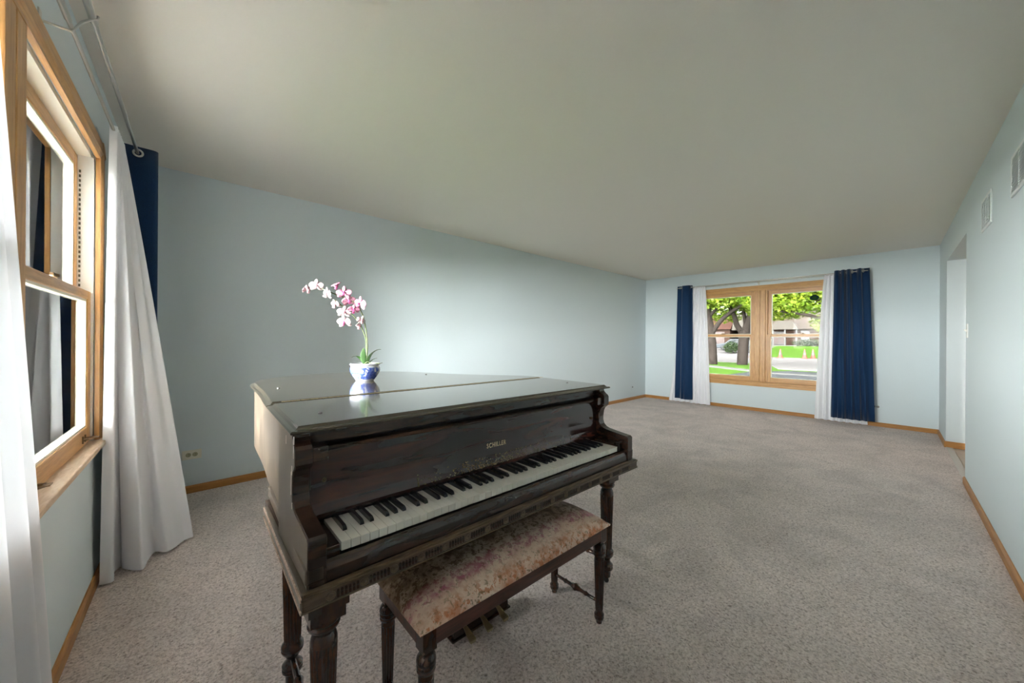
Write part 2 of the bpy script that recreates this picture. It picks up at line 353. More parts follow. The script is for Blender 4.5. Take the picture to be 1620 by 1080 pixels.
# hallway behind the opening
hf = MB(); hf.prism([(0.0, -0.60), (0.0, -3.0), (LF+0.1, -3.0), (LF+0.1, -0.30)], -0.12, -0.002)
tag(hf.build('floor_hall', M['tile']), kind='structure', label='beige tile floor of the hall')
gr = MB()
for k in range(10): gr.box(4.55+0.33*k-0.003, 4.55+0.33*k+0.003, -2.9, -0.47, -0.004, -0.0005)
for k in range(7): gr.box(4.2, LF, -0.56-0.33*k-0.003, -0.56-0.33*k+0.003, -0.004, -0.0005)
tag(gr.build('trim_4', M['curb']), kind='structure', label='grout lines of the hall tiles')
hw = MB(); hw.box(-0.3, 0, -2.8, -0.15, 0, HC)   # hall end wall, continues the opening's far reveal
p = wpt(RIGHT, -0.84+0.0, 0); hw2 = hw.build('wall_hall_end', M['hall'], loc=wpt(RIGHT, -0.54, 0), rz=DR); tag(hw2, kind='structure', label='cream hall wall beyond the opening')
tag(MB().box(3.0, LF, -3.1, -3.0, 0, HC).build('wall_hall_side', M['hall']), kind='structure', label='cream side wall of the hall')
tag(MB().box(2.9, 3.0, -3.1, -0.6, 0, HC).build('wall_hall_near', M['hall']), kind='structure', label='cream near wall of the hall')
d = MB(); d.box(-0.865, -0.842, -0.30, -0.162, 0, 2.08); d3 = d.build('trim_2', M['oak_z'], loc=RIGHT[0], rz=DR); tag(d3, kind='structure', label='oak door casing glimpsed through the hall opening')
tag(MB().box(-2.368, -0.856, -0.05, 0.0, -0.001, 0.006).build('trim_3', mat('pale threshold strip', (0.62, 0.58, 0.53), 0.5), loc=RIGHT[0], rz=DR, bevel=0.002), kind='structure', label='pale threshold strip between carpet and hall tile')
# reveal baseboard of opening + baseboards
def baseboard(name, fr, segs, label):
    mb = MB()
    for a, b in segs: mb.prism([(0.0, 0.0), (0.013, 0.0), (0.013, 0.046), (0.006, 0.057), (0.0, 0.057)], a, b, 'x')
    return tag(mb.build(name, M['base'], loc=fr[0], rz=fr[1]), kind='structure', label=label)
baseboard('baseboard_left', LEFT, [(0.0, 4.3)], 'oak baseboard under the near window')
baseboard('baseboard_back', BACK, [(-LF, LN_)], 'oak baseboard along the long wall behind the piano')
baseboard('baseboard_far', FAR, [(-WR, WL)], 'oak baseboard under the far window')
baseboard('baseboard_right', RIGHT, [(-7.8, -2.37), (-0.84, 0)], 'oak baseboard along the right wall')
bb = MB(); bb.box(-0.855, -0.841, -0.15, 0.013, 0, 0.07); tag(bb.build('baseboard_opening', M['base'], loc=RIGHT[0], rz=DR, bevel=0.003), kind='structure', label='oak baseboard on the reveal of the hall opening')

# ------------------------------------------------------------------ windows
def window(name, fr, W, label, screen, handles):
    c, hwid, z0, z1 = W['c'], W['hw'], W['z0'], W['z1']
    root = empty(name, wpt(fr, c, 0, 0), fr[1]); tag(root, kind='structure', label=label)
    x0, x1 = -hwid, hwid
    # casing on the wall face
    m = MB()
    for sx in (-1, 1): m.prism([(sx*(x1+0.075), 0.0), (sx*(x1+0.075), 0.018), (sx*(x1+0.02), 0.022), (sx*(x1), 0.016), (sx*(x1-0.012), 0.016), (sx*(x1-0.012), 0.0)], z0+0.01, z1+0.075, 'z')
    m.build('side_casing', M['oak_z'], root)
    m = MB(); m.prism([(0, z1+0.075), (0.018, z1+0.075), (0.022, z1+0.02), (0.016, z1), (0.016, z1-0.012), (0, z1-0.012)], x0-0.075, x1+0.075, 'x').build('head_casing', M['oak_x'], root)
    m = MB(); m.box(-0.078, 0.078, -0.1, 0.004, z0, z1); m.box(-0.075, -0.004, 0.004, 0.014, z0, z1-0.01); m.box(0.004, 0.075, 0.004, 0.014, z0, z1-0.01)
    m.build('mullion', M['oak_z'], root, bevel=0.003)
    # stool and apron
    m = MB(); m.box(x0-0.085, x1+0.085, -0.02, 0.042, z0-0.012, z0+0.012); m.build('stool', M['stool'] if screen else M['oak_x'], root, bevel=0.005)
    if not screen:
        MB().box(x0-0.07, x1+0.07, 0.0, 0.016, z0-0.07, z0-0.012).build('apron', M['oak_x'], root, bevel=0.003)
    # box frame outside
    m = MB()
    m.box(x0, x1, -0.15, -0.01, z1-0.02, z1, 0); m.box(x0, x1, -0.16, -0.02, z0-0.0, z0+0.012, 0)
    m.build('frame', [M['cream'] if screen else M['oak_x']], root)
    zm = (z0+z1)/2+ (0.01)
    for side in (-1, 1):
        a, b = (side*0.078, side*x1) if side > 0 else (x0, -0.078)
        for s, e in ((a, a+0.022), (b-0.022, b)):
            MB().box(s, e, -0.15, -0.004, z0+0.012, z1-0.02).build('jamb_liner', M['white'] if screen else M['oak_z'], root)
        l, r = a+0.018, b-0.018
        for kind_, y0_, y1_, zb, zt in (('upper_sash', -0.085, -0.055, zm-0.02, z1-0.02), ('lower_sash', -0.048, -0.012, z0+0.012, zm+0.02)):
            st = 0.052; bot = 0.075 if kind_ == 'lower_sash' else 0.045; top = 0.045
            if kind_ == 'upper_sash': bot = 0.04; top = 0.058
            else: top = 0.04
            sm = MB(); sm.box(l, l+st, y0_, y1_, zb, zt); sm.box(r-st, r, y0_, y1_, zb, zt)
            rm = MB(); rm.box(l+st, r-st, y0_, y1_, zb, zb+bot); rm.box(l+st, r-st, y0_, y1_, zt-top, zt)
            so = sm.build(kind_, M['oak_z'], root, bevel=0.004)
            rm.build('rail', M['oak_x'], so, bevel=0.004)
            # inner glazing bead
            gm = MB(); i0, i1, j0, j1 = l+st, r-st, zb+bot, zt-top; q = 0.009; yb = (y0_+y1_)/2
            for (A, B_, Cc, D) in ((i0, i0+q, j0, j1), (i1-q, i1, j0, j1), (i0, i1, j0, j0+q), (i0, i1, j1-q, j1)):
                gm.box(A, B_, yb-0.014, yb+0.012, Cc, D)
            gm.build('glazing_bead', M['cream'], so)
            MB().box(i0, i1, yb-0.002, yb+0.002, j0, j1).build('pane', M['glass' if screen else 'glass_dimmed'], so)
        if screen:
            s = MB(); s.add([(l, -0.11, z0+0.03), (r, -0.11, z0+0.03), (r, -0.11, z1-0.04), (l, -0.11, z1-0.04)], [(0, 1, 2, 3)])
            s.build('insect_screen', M['screen'], root)
        # sash lock on the meeting rail
        lk = MB(); xm = (l+r)/2; lk.box(xm-0.03, xm+0.03, -0.045, -0.018, zm+0.02, zm+0.028); lk.lathe([(0.012, 0), (0.012, 0.012), (0.004, 0.016)], 12, (xm, -0.03, zm+0.028)); lk.box(xm-0.005, xm+0.035, -0.036, -0.026, zm+0.034, zm+0.042)
        lk.build('sash_lock', M['bronze'], root)
        if handles:
            for xx in ((l+0.12, r-0.12)):
                h_ = MB(); zz = z0+0.045
                h_.box(xx-0.016, xx-0.008, -0.012, -0.007, zz-0.016, zz+0.016); h_.box(xx+0.008+0.02, xx+0.016+0.02, -0.012, -0.007, zz-0.016, zz+0.016)
                h_.tube([(xx-0.012, -0.009, zz), (xx-0.010, 0.008, zz+0.002), (xx-0.004, 0.022, zz+0.004), (xx+0.008, 0.028, zz+0.004), (xx+0.02, 0.024, zz+0.004), (xx+0.030, 0.008, zz+0.002), (xx+0.032, -0.009, zz)], [0.006, 0.005, 0.0045, 0.0045, 0.0045, 0.005, 0.006], 8)
                h_.box(xx-0.006, xx+0.026, 0.018, 0.036, zz+0.002, zz+0.006)
                h_.build('sash_lift', M['bronze'], root, smooth=False, bevel=0.001)
    return root, zm
window('window_1', LEFT, W1, 'near oak double hung window with insect screens, left edge', True, True)
window('window_2', FAR, W2, 'far oak double hung window looking onto the street', False, False)
# ventilation track marks on the near liner
tk = MB()
for k in range(26): tk.box(0, 0.003, 0.0, 0.006, k*0.022, k*0.022+0.012)
tko = tk.build('liner_track', M['slot'], C.objects['window_1'], loc=(-W1['hw']+0.0222, -0.05, 1.40))

dsc = empty('hanging_disc', wpt(FAR, 0.985, -0.045, 1.865), FAR[1], label='dark teal disc with green middle stuck high on the far window glass', cat='window ornament')
for nm, mm, r0, yy in (('rim', 'teal', 0.052, 0.008), ('centre', 'green', 0.030, 0.0105)):
    m = MB(); n = 24; m.prism([(r0*1.1*math.cos(2*PI*k/n), r0*0.8*math.sin(2*PI*k/n)) for k in range(n)], 0.0045 if nm == 'rim' else 0.008, yy, 'y'); m.build(nm, M[mm], dsc)

# ------------------------------------------------------------------ curtains and rods
def cr(pts, t):
    n = len(pts)-1; x = t*n; i = min(int(x), n-1); u = x-i
    g = lambda k: Vector(pts[max(0, min(n, k))])
    a, b, c_, d_ = g(i-1), g(i), g(i+1), g(i+2)
    return 0.5*((2*b)+(c_-a)*u+(2*a-5*b+4*c_-d_)*u*u+(3*b-a-3*c_+d_)*u*u*u)
def drape(top, bot, ztop, zbot, nu=120, nv=24, ease=1.0, hem=0.0, zb_pts=None, mid=None):
    """top/bot: lists of (x, y) in a wall frame; the cloth runs from top to bottom between them."""
    m = MB(); v = []
    for j in range(nv+1):
        q = j/nv
        for i in range(nu+1):
            s = i/nu; a = cr([(p[0], p[1], 0) for p in top], s); b = cr([(p[0], p[1], 0) for p in bot], s)
            e = q**ease; zb = zbot if zb_pts is None else cr([(z, 0, 0) for z in zb_pts], s).x
            P = a.lerp(b, e); v.append((P.x, P.y, ztop+(zb-ztop)*q))
    f = [(j*(nu+1)+i, j*(nu+1)+i+1, (j+1)*(nu+1)+i+1, (j+1)*(nu+1)+i) for j in range(nv) for i in range(nu)]
    m.add(v, f); return m
def folds(x0, x1, y, amp, n, jitter=0.0, seed=1):
    r = random.Random(seed); pts = []
    for i in range(n+1):
        t = i/n; pts.append((x0+(x1-x0)*t+(r.random()-0.5)*jitter, y+(amp if i % 2 else -amp)*(0.7+0.6*r.random())))
    return pts
def curtain(name, fr, m, mt, label, cat, group, thick=0.0, grom=None):
    root_x = sum(p[0] for p in m.v)/len(m.v)
    m.v = [(p[0]-root_x, p[1], p[2]) for p in m.v]
    o = m.build(name, mt, smooth=True, loc=wpt(fr, root_x, 0, 0), rz=fr[1]); tag(o, label, cat, group)
    if thick:
        md = o.modifiers.new('thickness', 'SOLIDIFY'); md.thickness = thick; md.offset = 0
    if grom:
        for (gx, gy, gz, ang) in grom:
            g = MB(); n = 20; v = []; 
            for k in range(n):
                a = 2*PI*k/n
                for l in range(8):
                    b = 2*PI*l/8; rr = 0.0185+0.0055*math.cos(b); v.append((0.004*math.sin(b), rr*math.cos(a), rr*math.sin(a)))
            f = [(k*8+l, ((k+1) % n)*8+l, ((k+1) % n)*8+(l+1) % 8, k*8+(l+1) % 8) for k in range(n) for l in range(8)]
            g.add(v, f); go = g.build('grommet', M['nickel'], o, smooth=True, loc=(gx-root_x, gy, gz)); go.rotation_euler.z = ang
    return o
def rod(name, fr, x0, x1, y, z, r, label, step=None, fin=True, wrap=True):
    m = MB(); root = empty(name, wpt(fr, (x0+x1)/2, 0, z), fr[1], label=label, cat='curtain rod'); h = (x1-x0)/2
    pts = []
    if wrap: pts += [(-h, 0.001, 0), (-h, y*0.7, 0), (-h+0.02, y*0.93, 0)]
    pts += [(-h+0.05, y, 0)]
    if step is not None: s = step-(x0+x1)/2; m.tube(pts+[(s, y, 0)], r, 12); m.tube([(s, y, 0), (s+0.03, y, 0), (s+0.04, y, 0), (h-0.05, y, 0), (h-0.02, y*0.93, 0), (h, y*0.7, 0), (h, 0.001, 0)], [r, r, r*1.35, r*1.35, r*1.35, r*1.35, r*1.35], 12)
    else: m.tube(pts+[(h-0.05, y, 0)]+([(h-0.02, y*0.93, 0), (h, y*0.7, 0), (h, 0.001, 0)] if wrap else []), r, 12)
    m.build('pole', M['nickel'], root, smooth=True, autos=50)
    return root
def bracket(root, fr_x, dz_back, yb, yf, rf):
    m = MB(); m.box(fr_x-0.012, fr_x+0.012, 0.0, 0.004, dz_back-0.045, dz_back+0.02)
    m.tube([(fr_x, 0.003, dz_back-0.012), (fr_x, yb, dz_back-0.012), (fr_x, (yb+yf)/2, -0.014+dz_back*0.3), (fr_x, yf, -rf-0.003), (fr_x, yf+rf+0.004, -0.004), (fr_x, yf+rf+0.006, 0.006)], 0.004, 8)
    m.build('bracket', M['nickel'], root, smooth=True, autos=40)
RZ = 2.225; RZB = 2.165
rf = rod('curtain_rod', LEFT, 0.55, 3.62, 0.108, RZ, 0.008, 'thicker brushed nickel front rod above the near window', step=1.86, wrap=False)
bracket(rf, 1.93-2.085, RZB-RZ, 0.066, 0.108, 0.008)
bracket(rf, 3.3-2.085, RZB-RZ, 0.066, 0.108, 0.008)
bracket(rf, 0.60-2.085, RZB-RZ, 0.066, 0.108, 0.008)
rod('curtain_rod', LEFT, 0.83, 3.5, 0.065, RZB, 0.0065, 'thin nickel back rod carrying the sheers above the near window', step=1.93, wrap=False)
rf2 = rod('curtain_rod', FAR, 0.37, 3.05, 0.105, 2.19, 0.008, 'nickel front rod above the far window, navy curtains on it')
bracket(rf2, 0.0, -0.012, 0.066, 0.105, 0.008)
rod('curtain_rod', FAR, 0.42, 3.0, 0.065, 2.175, 0.005, 'thin nickel back rod above the far window behind the navy curtains')

# near window, right side: flared sheer and navy panel
def LPt(x, y):   # world point to LEFT frame
    d_ = Vector((x, y, 0))-LEFT[0]; a = LEFT[1]; return (d_.x*math.cos(a)+d_.y*math.sin(a), -d_.x*math.sin(a)+d_.y*math.cos(a))
tb = [LPt(-0.245, 2.60), LPt(-0.20, 2.60), LPt(-0.205, 2.70), LPt(-0.155, 2.78), LPt(-0.18, 2.72), LPt(-0.105, 2.63), LPt(-0.085, 2.72), LPt(-0.06, 2.80), LPt(-0.015, 2.76), LPt(0.02, 2.79), LPt(0.06, 2.85), LPt(0.10, 2.868), LPt(0.085, 2.92), LPt(0.02, 2.95), LPt(-0.06, 3.0)]
tt = [(1.19-0.017*i, 0.065+(0.014 if i % 2 else -0.012)) for i in range(15)]
curtain('sheer_curtain', LEFT, drape(tt, tb, 2.185, 0.012, 200, 30, 0.95), M['sheer'], 'long white sheer flaring onto the carpet right of the near window', 'curtain', None)
bt = [(0.775, 0.055), (0.77, 0.11), (0.765, 0.175), (0.74, 0.185), (0.725, 0.11), (0.71, 0.055), (0.69, 0.05), (0.675, 0.11), (0.66, 0.17), (0.63, 0.17), (0.615, 0.11), (0.60, 0.06)]
bb_ = [(0.79, 0.05), (0.78, 0.11), (0.77, 0.175), (0.74, 0.185), (0.71, 0.12), (0.70, 0.06), (0.68, 0.05), (0.65, 0.11), (0.63, 0.17), (0.60, 0.17), (0.57, 0.11), (0.54, 0.06)]
curtain('navy_curtain', LEFT, drape(bt, bb_, 2.262, 0.07, 110, 10), M['navy'], 'navy grommet curtain half hidden behind the near white sheer', 'curtain', None, 0.002, [(0.775, 0.11, 2.225, 0.0)])
# near window, left side sheer just beside the camera
nt = [(2.62+0.03*i, 0.065+(0.014 if i % 2 else -0.012)) for i in range(15)]
nb = [(2.16, 0.05), (2.20, 0.10), (2.28, 0.07), (2.36, 0.12), (2.42, 0.07), (2.5, 0.12), (2.6, 0.08), (2.68, 0.12), (2.76, 0.07), (2.85, 0.12), (2.93, 0.08), (3.0, 0.12), (3.07, 0.08), (3.14, 0.12), (3.2, 0.08)]
curtain('sheer_curtain', LEFT, drape(nt, nb, 2.185, 0.012, 160, 24, 0.9), M['sheer'], 'white sheer at the left picture edge beside the window stool', 'curtain', None)
# far window curtains (x = world y)
s1t = folds(2.54, 2.82, 0.065, 0.012, 16, 0.004, 3); s1b = folds(2.45, 3.20, 0.068, 0.018, 16, 0.02, 4)
curtain('sheer_curtain', FAR, drape(s1t, s1b, 2.19, 0.012, 180, 10, 0.8), M['sheer'], 'white sheer left of the far window, beside the narrow navy curtain', 'curtain', None)
s2t = folds(0.86, 0.56, 0.065, 0.012, 14, 0.004, 5); s2b = folds(0.96, 0.385, 0.068, 0.018, 14, 0.02, 6)
curtain('sheer_curtain', FAR, drape(s2t, s2b, 2.19, 0.012, 180, 10, 0.8), M['sheer'], 'white sheer right of the far window, beside the wide navy curtain', 'curtain', None)
b1t = [(3.03, 0.1), (2.99, 0.094), (2.95, 0.094), (2.92, 0.15), (2.88, 0.165), (2.84, 0.155), (2.80, 0.15), (2.775, 0.1), (2.755, 0.094)]
b1b = [(3.07, 0.11), (3.02, 0.094), (2.97, 0.1), (2.93, 0.16), (2.89, 0.145), (2.86, 0.17), (2.81, 0.15), (2.77, 0.12), (2.74, 0.094)]
curtain('navy_curtain', FAR, drape(b1t, b1b, 2.225, 0.075, 100, 10), M['navy'], 'narrow navy curtain left of the far window', 'curtain', None, 0.002, [(2.98, 0.105, 2.19, 0.5), (2.935, 0.105, 2.19, -0.6), (2.78, 0.105, 2.19, 0.6)])
b2t = [(0.735, 0.13), (0.715, 0.16), (0.69, 0.15), (0.67, 0.1), (0.655, 0.15), (0.63, 0.165), (0.61, 0.1), (0.595, 0.15), (0.57, 0.17), (0.55, 0.1), (0.53, 0.094), (0.50, 0.094), (0.48, 0.14), (0.455, 0.165), (0.44, 0.094), (0.41, 0.094), (0.38, 0.094), (0.365, 0.11)]
b2b = [(0.765, 0.14), (0.735, 0.17), (0.70, 0.14), (0.68, 0.17), (0.65, 0.15), (0.62, 0.18), (0.59, 0.14), (0.56, 0.16), (0.53, 0.18), (0.50, 0.14), (0.475, 0.16), (0.45, 0.18), (0.43, 0.12), (0.405, 0.15), (0.385, 0.17), (0.36, 0.13), (0.33, 0.12), (0.30, 0.13)]
curtain('navy_curtain', FAR, drape(b2t, b2b, 2.225, 0.075, 200, 12), M['navy'], 'wide navy curtain right of the far window', 'curtain', None, 0.002, [(0.605, 0.105, 2.19, 0.6), (0.545, 0.105, 2.19, -0.6), (0.49, 0.105, 2.19, 0.6), (0.43, 0.105, 2.19, -0.6)])

# ------------------------------------------------------------------ wall plates and vents
def outlet(fr, x, z, label, plate='plate', w_=0.115, h_=0.07):
    r = empty('power_outlet', wpt(fr, x, 0, z), fr[1], label=label, cat='outlet')
    MB().box(-w_/2, w_/2, 0, 0.006, -h_/2, h_/2).build('wall_plate', M[plate], r, bevel=0.003)
    for s in (-1, 1):
        n = 20; m = MB(); m.prism([(s*0.0195+0.0165*math.cos(2*PI*k/n), 0.0165*math.sin(2*PI*k/n)) for k in range(n)], 0.005, 0.0075, 'y'); so = m.build('socket', mat('socket face', (0.42, 0.40, 0.26), 0.4) if fr is not FAR else M['grey'], r)
        q = MB(); q.box(s*0.0195-0.008, s*0.0195-0.002+0.003, 0.0072, 0.0082, 0.004, 0.0068); q.box(s*0.0195-0.008, s*0.0195-0.001+0.002, 0.0072, 0.0082, -0.0068, -0.004); q.lathe([(0.003, 0), (0.003, 0.0006)], 8, (s*0.0195+0.009, 0.0072, 0)); q.build('slots', M['slot'], so)
    return r
outlet(BACK, -0.118, 0.292, 'ivory duplex outlet low on the long wall beside the near white sheer')
outlet(FAR, 0.297, 0.275, 'pale duplex outlet low on the far wall beside the wide navy curtain', 'wall')
j = empty('wall_jack', wpt(BACK, -6.74, 0, 0.255), BACK[1], label='tiny wall jack low on the long wall near the far corner', cat='wall jack')
MB().box(-0.035, 0.035, 0, 0.004, -0.055, 0.055).build('wall_plate', M['wall'], j, bevel=0.002)
MB().box(-0.012, 0.012, 0.004, 0.012, -0.012, 0.012).build('socket', M['grey'], j)
s_ = empty('light_switch', wpt(RIGHT, -2.475, 0, 1.283), RIGHT[1], label='white light switch beside the hall opening', cat='light switch')
MB().box(-0.036, 0.036, 0, 0.006, -0.058, 0.058).build('wall_plate', M['white'], s_, bevel=0.003)
MB().prism([(0.006, -0.010), (0.022, 0.006), (0.020, 0.012), (0.006, 0.010)], -0.005, 0.005, 'x').build('toggle', M['white'], s_)
def vent(x0, x1, z0, z1, label):
    xc, zc = (x0+x1)/2, (z0+z1)/2; hx, hz = (x1-x0)/2, (z1-z0)/2
    r = empty('wall_vent', wpt(RIGHT, -xc, 0, zc), RIGHT[1], label=label, cat='air vent')
    m = MB(); b_ = 0.018
    m.box(-hx, hx, 0, 0.008, hz-b_, hz); m.box(-hx, hx, 0, 0.008, -hz, -hz+b_); m.box(-hx, -hx+b_, 0, 0.008, -hz+b_, hz-b_); m.box(hx-b_, hx, 0, 0.008, -hz+b_, hz-b_)
    m.build('frame', M['vent'], r, bevel=0.003)
    m = MB(); n = max(6, int((2*hz-2*b_)/0.011))
    for k in range(n):
        z = -hz+b_+(k+0.5)*(2*hz-2*b_)/n; m.prism([(0.001, z-0.001), (0.008, z-0.006), (0.009, z-0.005), (0.002, z+0.001)], -hx+b_, hx-b_, 'x')
    for k in range(1, 4): m.box(-hx+k*hx/2-0.002, -hx+k*hx/2+0.002, 0.001, 0.009, -hz+b_, hz-b_)
    m.build('louvres', M['vent'], r); MB().box(-hx+b_, hx-b_, 0.0, 0.001, -hz+b_, hz-b_).build('duct_backing', mat('vent shade', (0.45, 0.47, 0.47), 0.7), r)
vent(3.16, 3.50, 1.945, 2.16, 'smaller white louvred wall vent nearer the hall opening')
vent(4.05, 4.75, 1.945, 2.16, 'larger white louvred wall vent cut by the right picture edge')

# ------------------------------------------------------------------ piano  (x along keyboard, y towards the tail, z up)
PYAW = math.radians(-0.94); PO = Vector((0.3075, 0.9417, 0))
def pl(x, y, z=0): return PO+Vector((x*math.cos(PYAW)-y*math.sin(PYAW), x*math.sin(PYAW)+y*math.cos(PYAW), z))
P = empty('grand_piano', PO, PYAW, label='dark mahogany grand piano with closed lid and fluted turned legs', cat='piano')
KZ = 0.690
lid_out = [(-0.092, 0.10), (-0.076, 0.57), (-0.056, 0.90), (-0.045, 1.22), (-0.035, 1.31), (-0.005, 1.41), (0.09, 1.53), (0.22, 1.60), (0.40, 1.635), (0.56, 1.63), (0.70, 1.58), (0.82, 1.49), (0.91, 1.36), (0.99, 1.18), (1.08, 1.02), (1.18, 0.89), (1.27, 0.78), (1.325, 0.69), (1.335, 0.60), (1.318, 0.10)]
def smooth_poly(pts, sub=4):
    out = []; n = len(pts)
    for i in range(n-1):
        a = Vector(pts[i]+(0,)) if False else Vector((pts[max(i-1, 0)][0], pts[max(i-1, 0)][1])); b = Vector(pts[i]); c_ = Vector(pts[i+1]); d_ = Vector(pts[min(i+2, n-1)])
        for k in range(sub):
            u = k/sub; q = 0.5*((2*b)+(c_-a)*u+(2*a-5*b+4*c_-d_)*u*u+(3*b-a-3*c_+d_)*u*u*u); out.append((q.x, q.y))
    out.append(pts[-1]); return out
outl = smooth_poly(lid_out, 4)
def inset(poly, d_):
    n = len(poly); out = []
    area2 = sum(poly[i][0]*poly[(i+1) % n][1]-poly[(i+1) % n][0]*poly[i][1] for i in range(n)); sg = 1 if area2 > 0 else -1
    for i in range(n):
        a, b, c_ = Vector(poly[i-1]), Vector(poly[i]), Vector(poly[(i+1) % n]); e1 = (b-a).normalized(); e2 = (c_-b).normalized()
        n1 = Vector((-e1.y, e1.x))*sg; n2 = Vector((-e2.y, e2.x))*sg; m_ = (n1+n2); m_ = m_/max(0.25, m_.length_squared)*2 if m_.length > 1e-6 else n1
        q = b+m_*d_; out.append((q.x, q.y))
    return out
def slab(poly, prof):   # prof: (inset, z) rings bottom to top
    m = MB(); n = len(poly); rings = [inset(poly, i) for i, z in prof]; v = []
    for (i, z), rg in zip(prof, rings): v += [(a, b, z) for a, b in rg]
    f = [(k*n+i, k*n+(i+1) % n, (k+1)*n+(i+1) % n, (k+1)*n+i) for k in range(len(prof)-1) for i in range(n)]
    f += [tuple(range(n))[::-1], tuple(range((len(prof)-1)*n, len(prof)*n))]; return m.add(v, f)
HW = 0.565   # hinge line
front = [p for p in outl if p[1] < HW]
left_f = (-0.0762, HW); right_f = (1.3345, HW+0.01)
poly_main = [left_f]+[p for p in outl if p[1] >= HW+0.012]+[right_f]
fl = [p for p in outl if p[1] < HW]; nL = [p for p in fl if p[0] < 0.5]; nR = [p for p in fl if p[0] > 0.5]
poly_front = nL+[(left_f[0], HW-0.003)]+[(right_f[0], HW+0.007)]+nR
PR = [(0.012, 0.945), (0.002, 0.9465), (0.0, 0.951), (0.004, 0.954), (0.013, 0.955), (0.018, 0.9585), (0.022, 0.963)]
def lidpart(poly, nm, flat):
    o = slab(poly, PR).build(nm, M['p_lid'], P); return o
lidpart(poly_main, 'main_lid', None); lidpart(poly_front, 'front_lid_flap', None)
hg = MB(); hg.add([(0, 0, 0), (1, 0, 0)], [])
hg = MB(); n_ = 44
for k in range(n_):
    a, b = k/n_, (k+0.93)/n_; x0, x1 = -0.03+1.355*a, -0.03+1.355*b
    y0 = HW+0.0015+0.008*a; hg.box(x0, x1, y0-0.0035, y0+0.0035, 0.9625, 0.9645)
tag(hg.build('lid_hinge', M['brass'], P), label='long brass piano hinge across the lid')
# lid bumps (screws)
for (bx, by) in ((0.02, 0.27), (1.22, 0.30), (0.03, 0.98), (0.86, 1.15)):
    MB().lathe([(0.006, 0), (0.006, 0.002), (0.003, 0.0035)], 12, (bx, by, 0.963)).build('lid_screw', M['grey'], P, smooth=True)
# bent rim (deep case behind the keybed)
rim = inset(outl, 0.018)
cheek_x0, cheek_x1 = -0.080, 1.306
def clipy(poly, y0): return [p for p in poly if p[1] > y0]
rp = clipy(rim, 0.16); rp = [(rp[0][0], 0.15)]+rp+[(rp[-1][0], 0.15)]
rin = inset(rim, 0.035); ri = clipy(rin, 0.20); ri = [(ri[0][0], 0.15)]+ri+[(ri[-1][0], 0.15)]
m = MB(); n = len(rp); mm = len(ri)
out3 = [(a, b) for a, b in rp]; 
# outer shell as strip; equal counts by resampling
def resample(poly, cnt):
    L_ = [0]; 
    for i in range(1, len(poly)): L_.append(L_[-1]+math.dist(poly[i], poly[i-1]))
    o_ = []
    for k in range(cnt):
        t = L_[-1]*k/(cnt-1); i = 1
        while i < len(L_)-1 and L_[i] < t: i += 1
        u = (t-L_[i-1])/max(1e-9, L_[i]-L_[i-1]); o_.append((poly[i-1][0]+(poly[i][0]-poly[i-1][0])*u, poly[i-1][1]+(poly[i][1]-poly[i-1][1])*u))
    return o_
cnt = 110; A = resample(rp, cnt); B = resample(ri, cnt)
def wallstrip(A, B, z0, z1):
    m = MB(); n = len(A); v = [(a, b, z0) for a, b in A]+[(a, b, z1) for a, b in A]+[(a, b, z0) for a, b in B]+[(a, b, z1) for a, b in B]
    f = []
    for i in range(n-1): f += [(i, i+1, n+i+1, n+i), (2*n+i, 3*n+i, 3*n+i+1, 2*n+i+1), (n+i, n+i+1, 3*n+i+1, 3*n+i), (i, 2*n+i, 2*n+i+1, i+1)]
    f += [(0, n, 3*n, 2*n), (n-1, 3*n-1, 4*n-1, 2*n-1)]; return m.add(v, f)
wallstrip(A, B, 0.655, 0.944).build('rim', M['p_side'], P, smooth=True, autos=40)
# soundboard underside closes the rim
MB().prism([(a, b) for a, b in B][::-1], 0.70, 0.72).build('soundboard', M['p_case'], P)
# cheeks: profile in (y, z)
ck = [(-0.030, 0.622), (0.30, 0.622), (0.30, 0.944), (0.130, 0.944), (0.128, 0.932), (0.118, 0.922), (0.106, 0.914), (0.101, 0.905), (0.101, 0.866), (0.108, 0.858), (0.120, 0.848), (0.127, 0.832), (0.131, 0.805), (0.131, 0.785), (0.125, 0.768), (0.112, 0.756), (0.095, 0.750), (0.06, 0.745), (0.02, 0.740), (-0.022, 0.735), (-0.030, 0.728)]
for nm, a, b in (('left_cheek', -0.080, -0.040), ('right_cheek', 1.266, 1.306)):
    m = MB(); m.prism(ck, a, b, 'x'); m.build('cheek', [M['p_case']], P, bevel=0.0025)
    o_ = a-0.0015 if a < 0 else b-0.0005
    MB().prism(inset(ck, 0.0015), o_, o_+0.002, 'x').build('cheek_veneer', M['p_side'], P)
    # arm block that juts in at the top of the cheek
    jb = MB()
    if a < 0: jb.box(-0.041, -0.001, 0.103, 0.150, 0.866, 0.905)
    else: jb.box(1.228, 1.267, 0.112, 0.150, 0.868, 0.903)
    jb.build('arm_block', M['p_case'], P, bevel=0.003)
# lower side boards with raised ledge + base mould
def lw(z0, z1, out, y1, nm, mt, bev=0.003):
    yf = -0.030
    MB().prism([(-0.080-out, yf), (-0.060-out, y1), (-0.045, y1), (-0.045, yf)], z0, z1, 'z').build(nm, mt, P, bevel=bev)
    MB().prism([(1.270, yf), (1.270, y1), (1.306+out, y1), (1.306+out, yf)], z0, z1, 'z').build(nm, mt, P, bevel=bev)
lw(0.634, 0.668, 0.006, 0.58, 'side_ledge', M['p_side'])
lw(0.6235, 0.6335, 0.003, 0.58, 'lower_side_ledge', M['p_side'], 0.001)
# keybed
MB().box(-0.075, 1.300, -0.026, 0.58, 0.594, 0.622).build('keybed', M['p_case'], P)
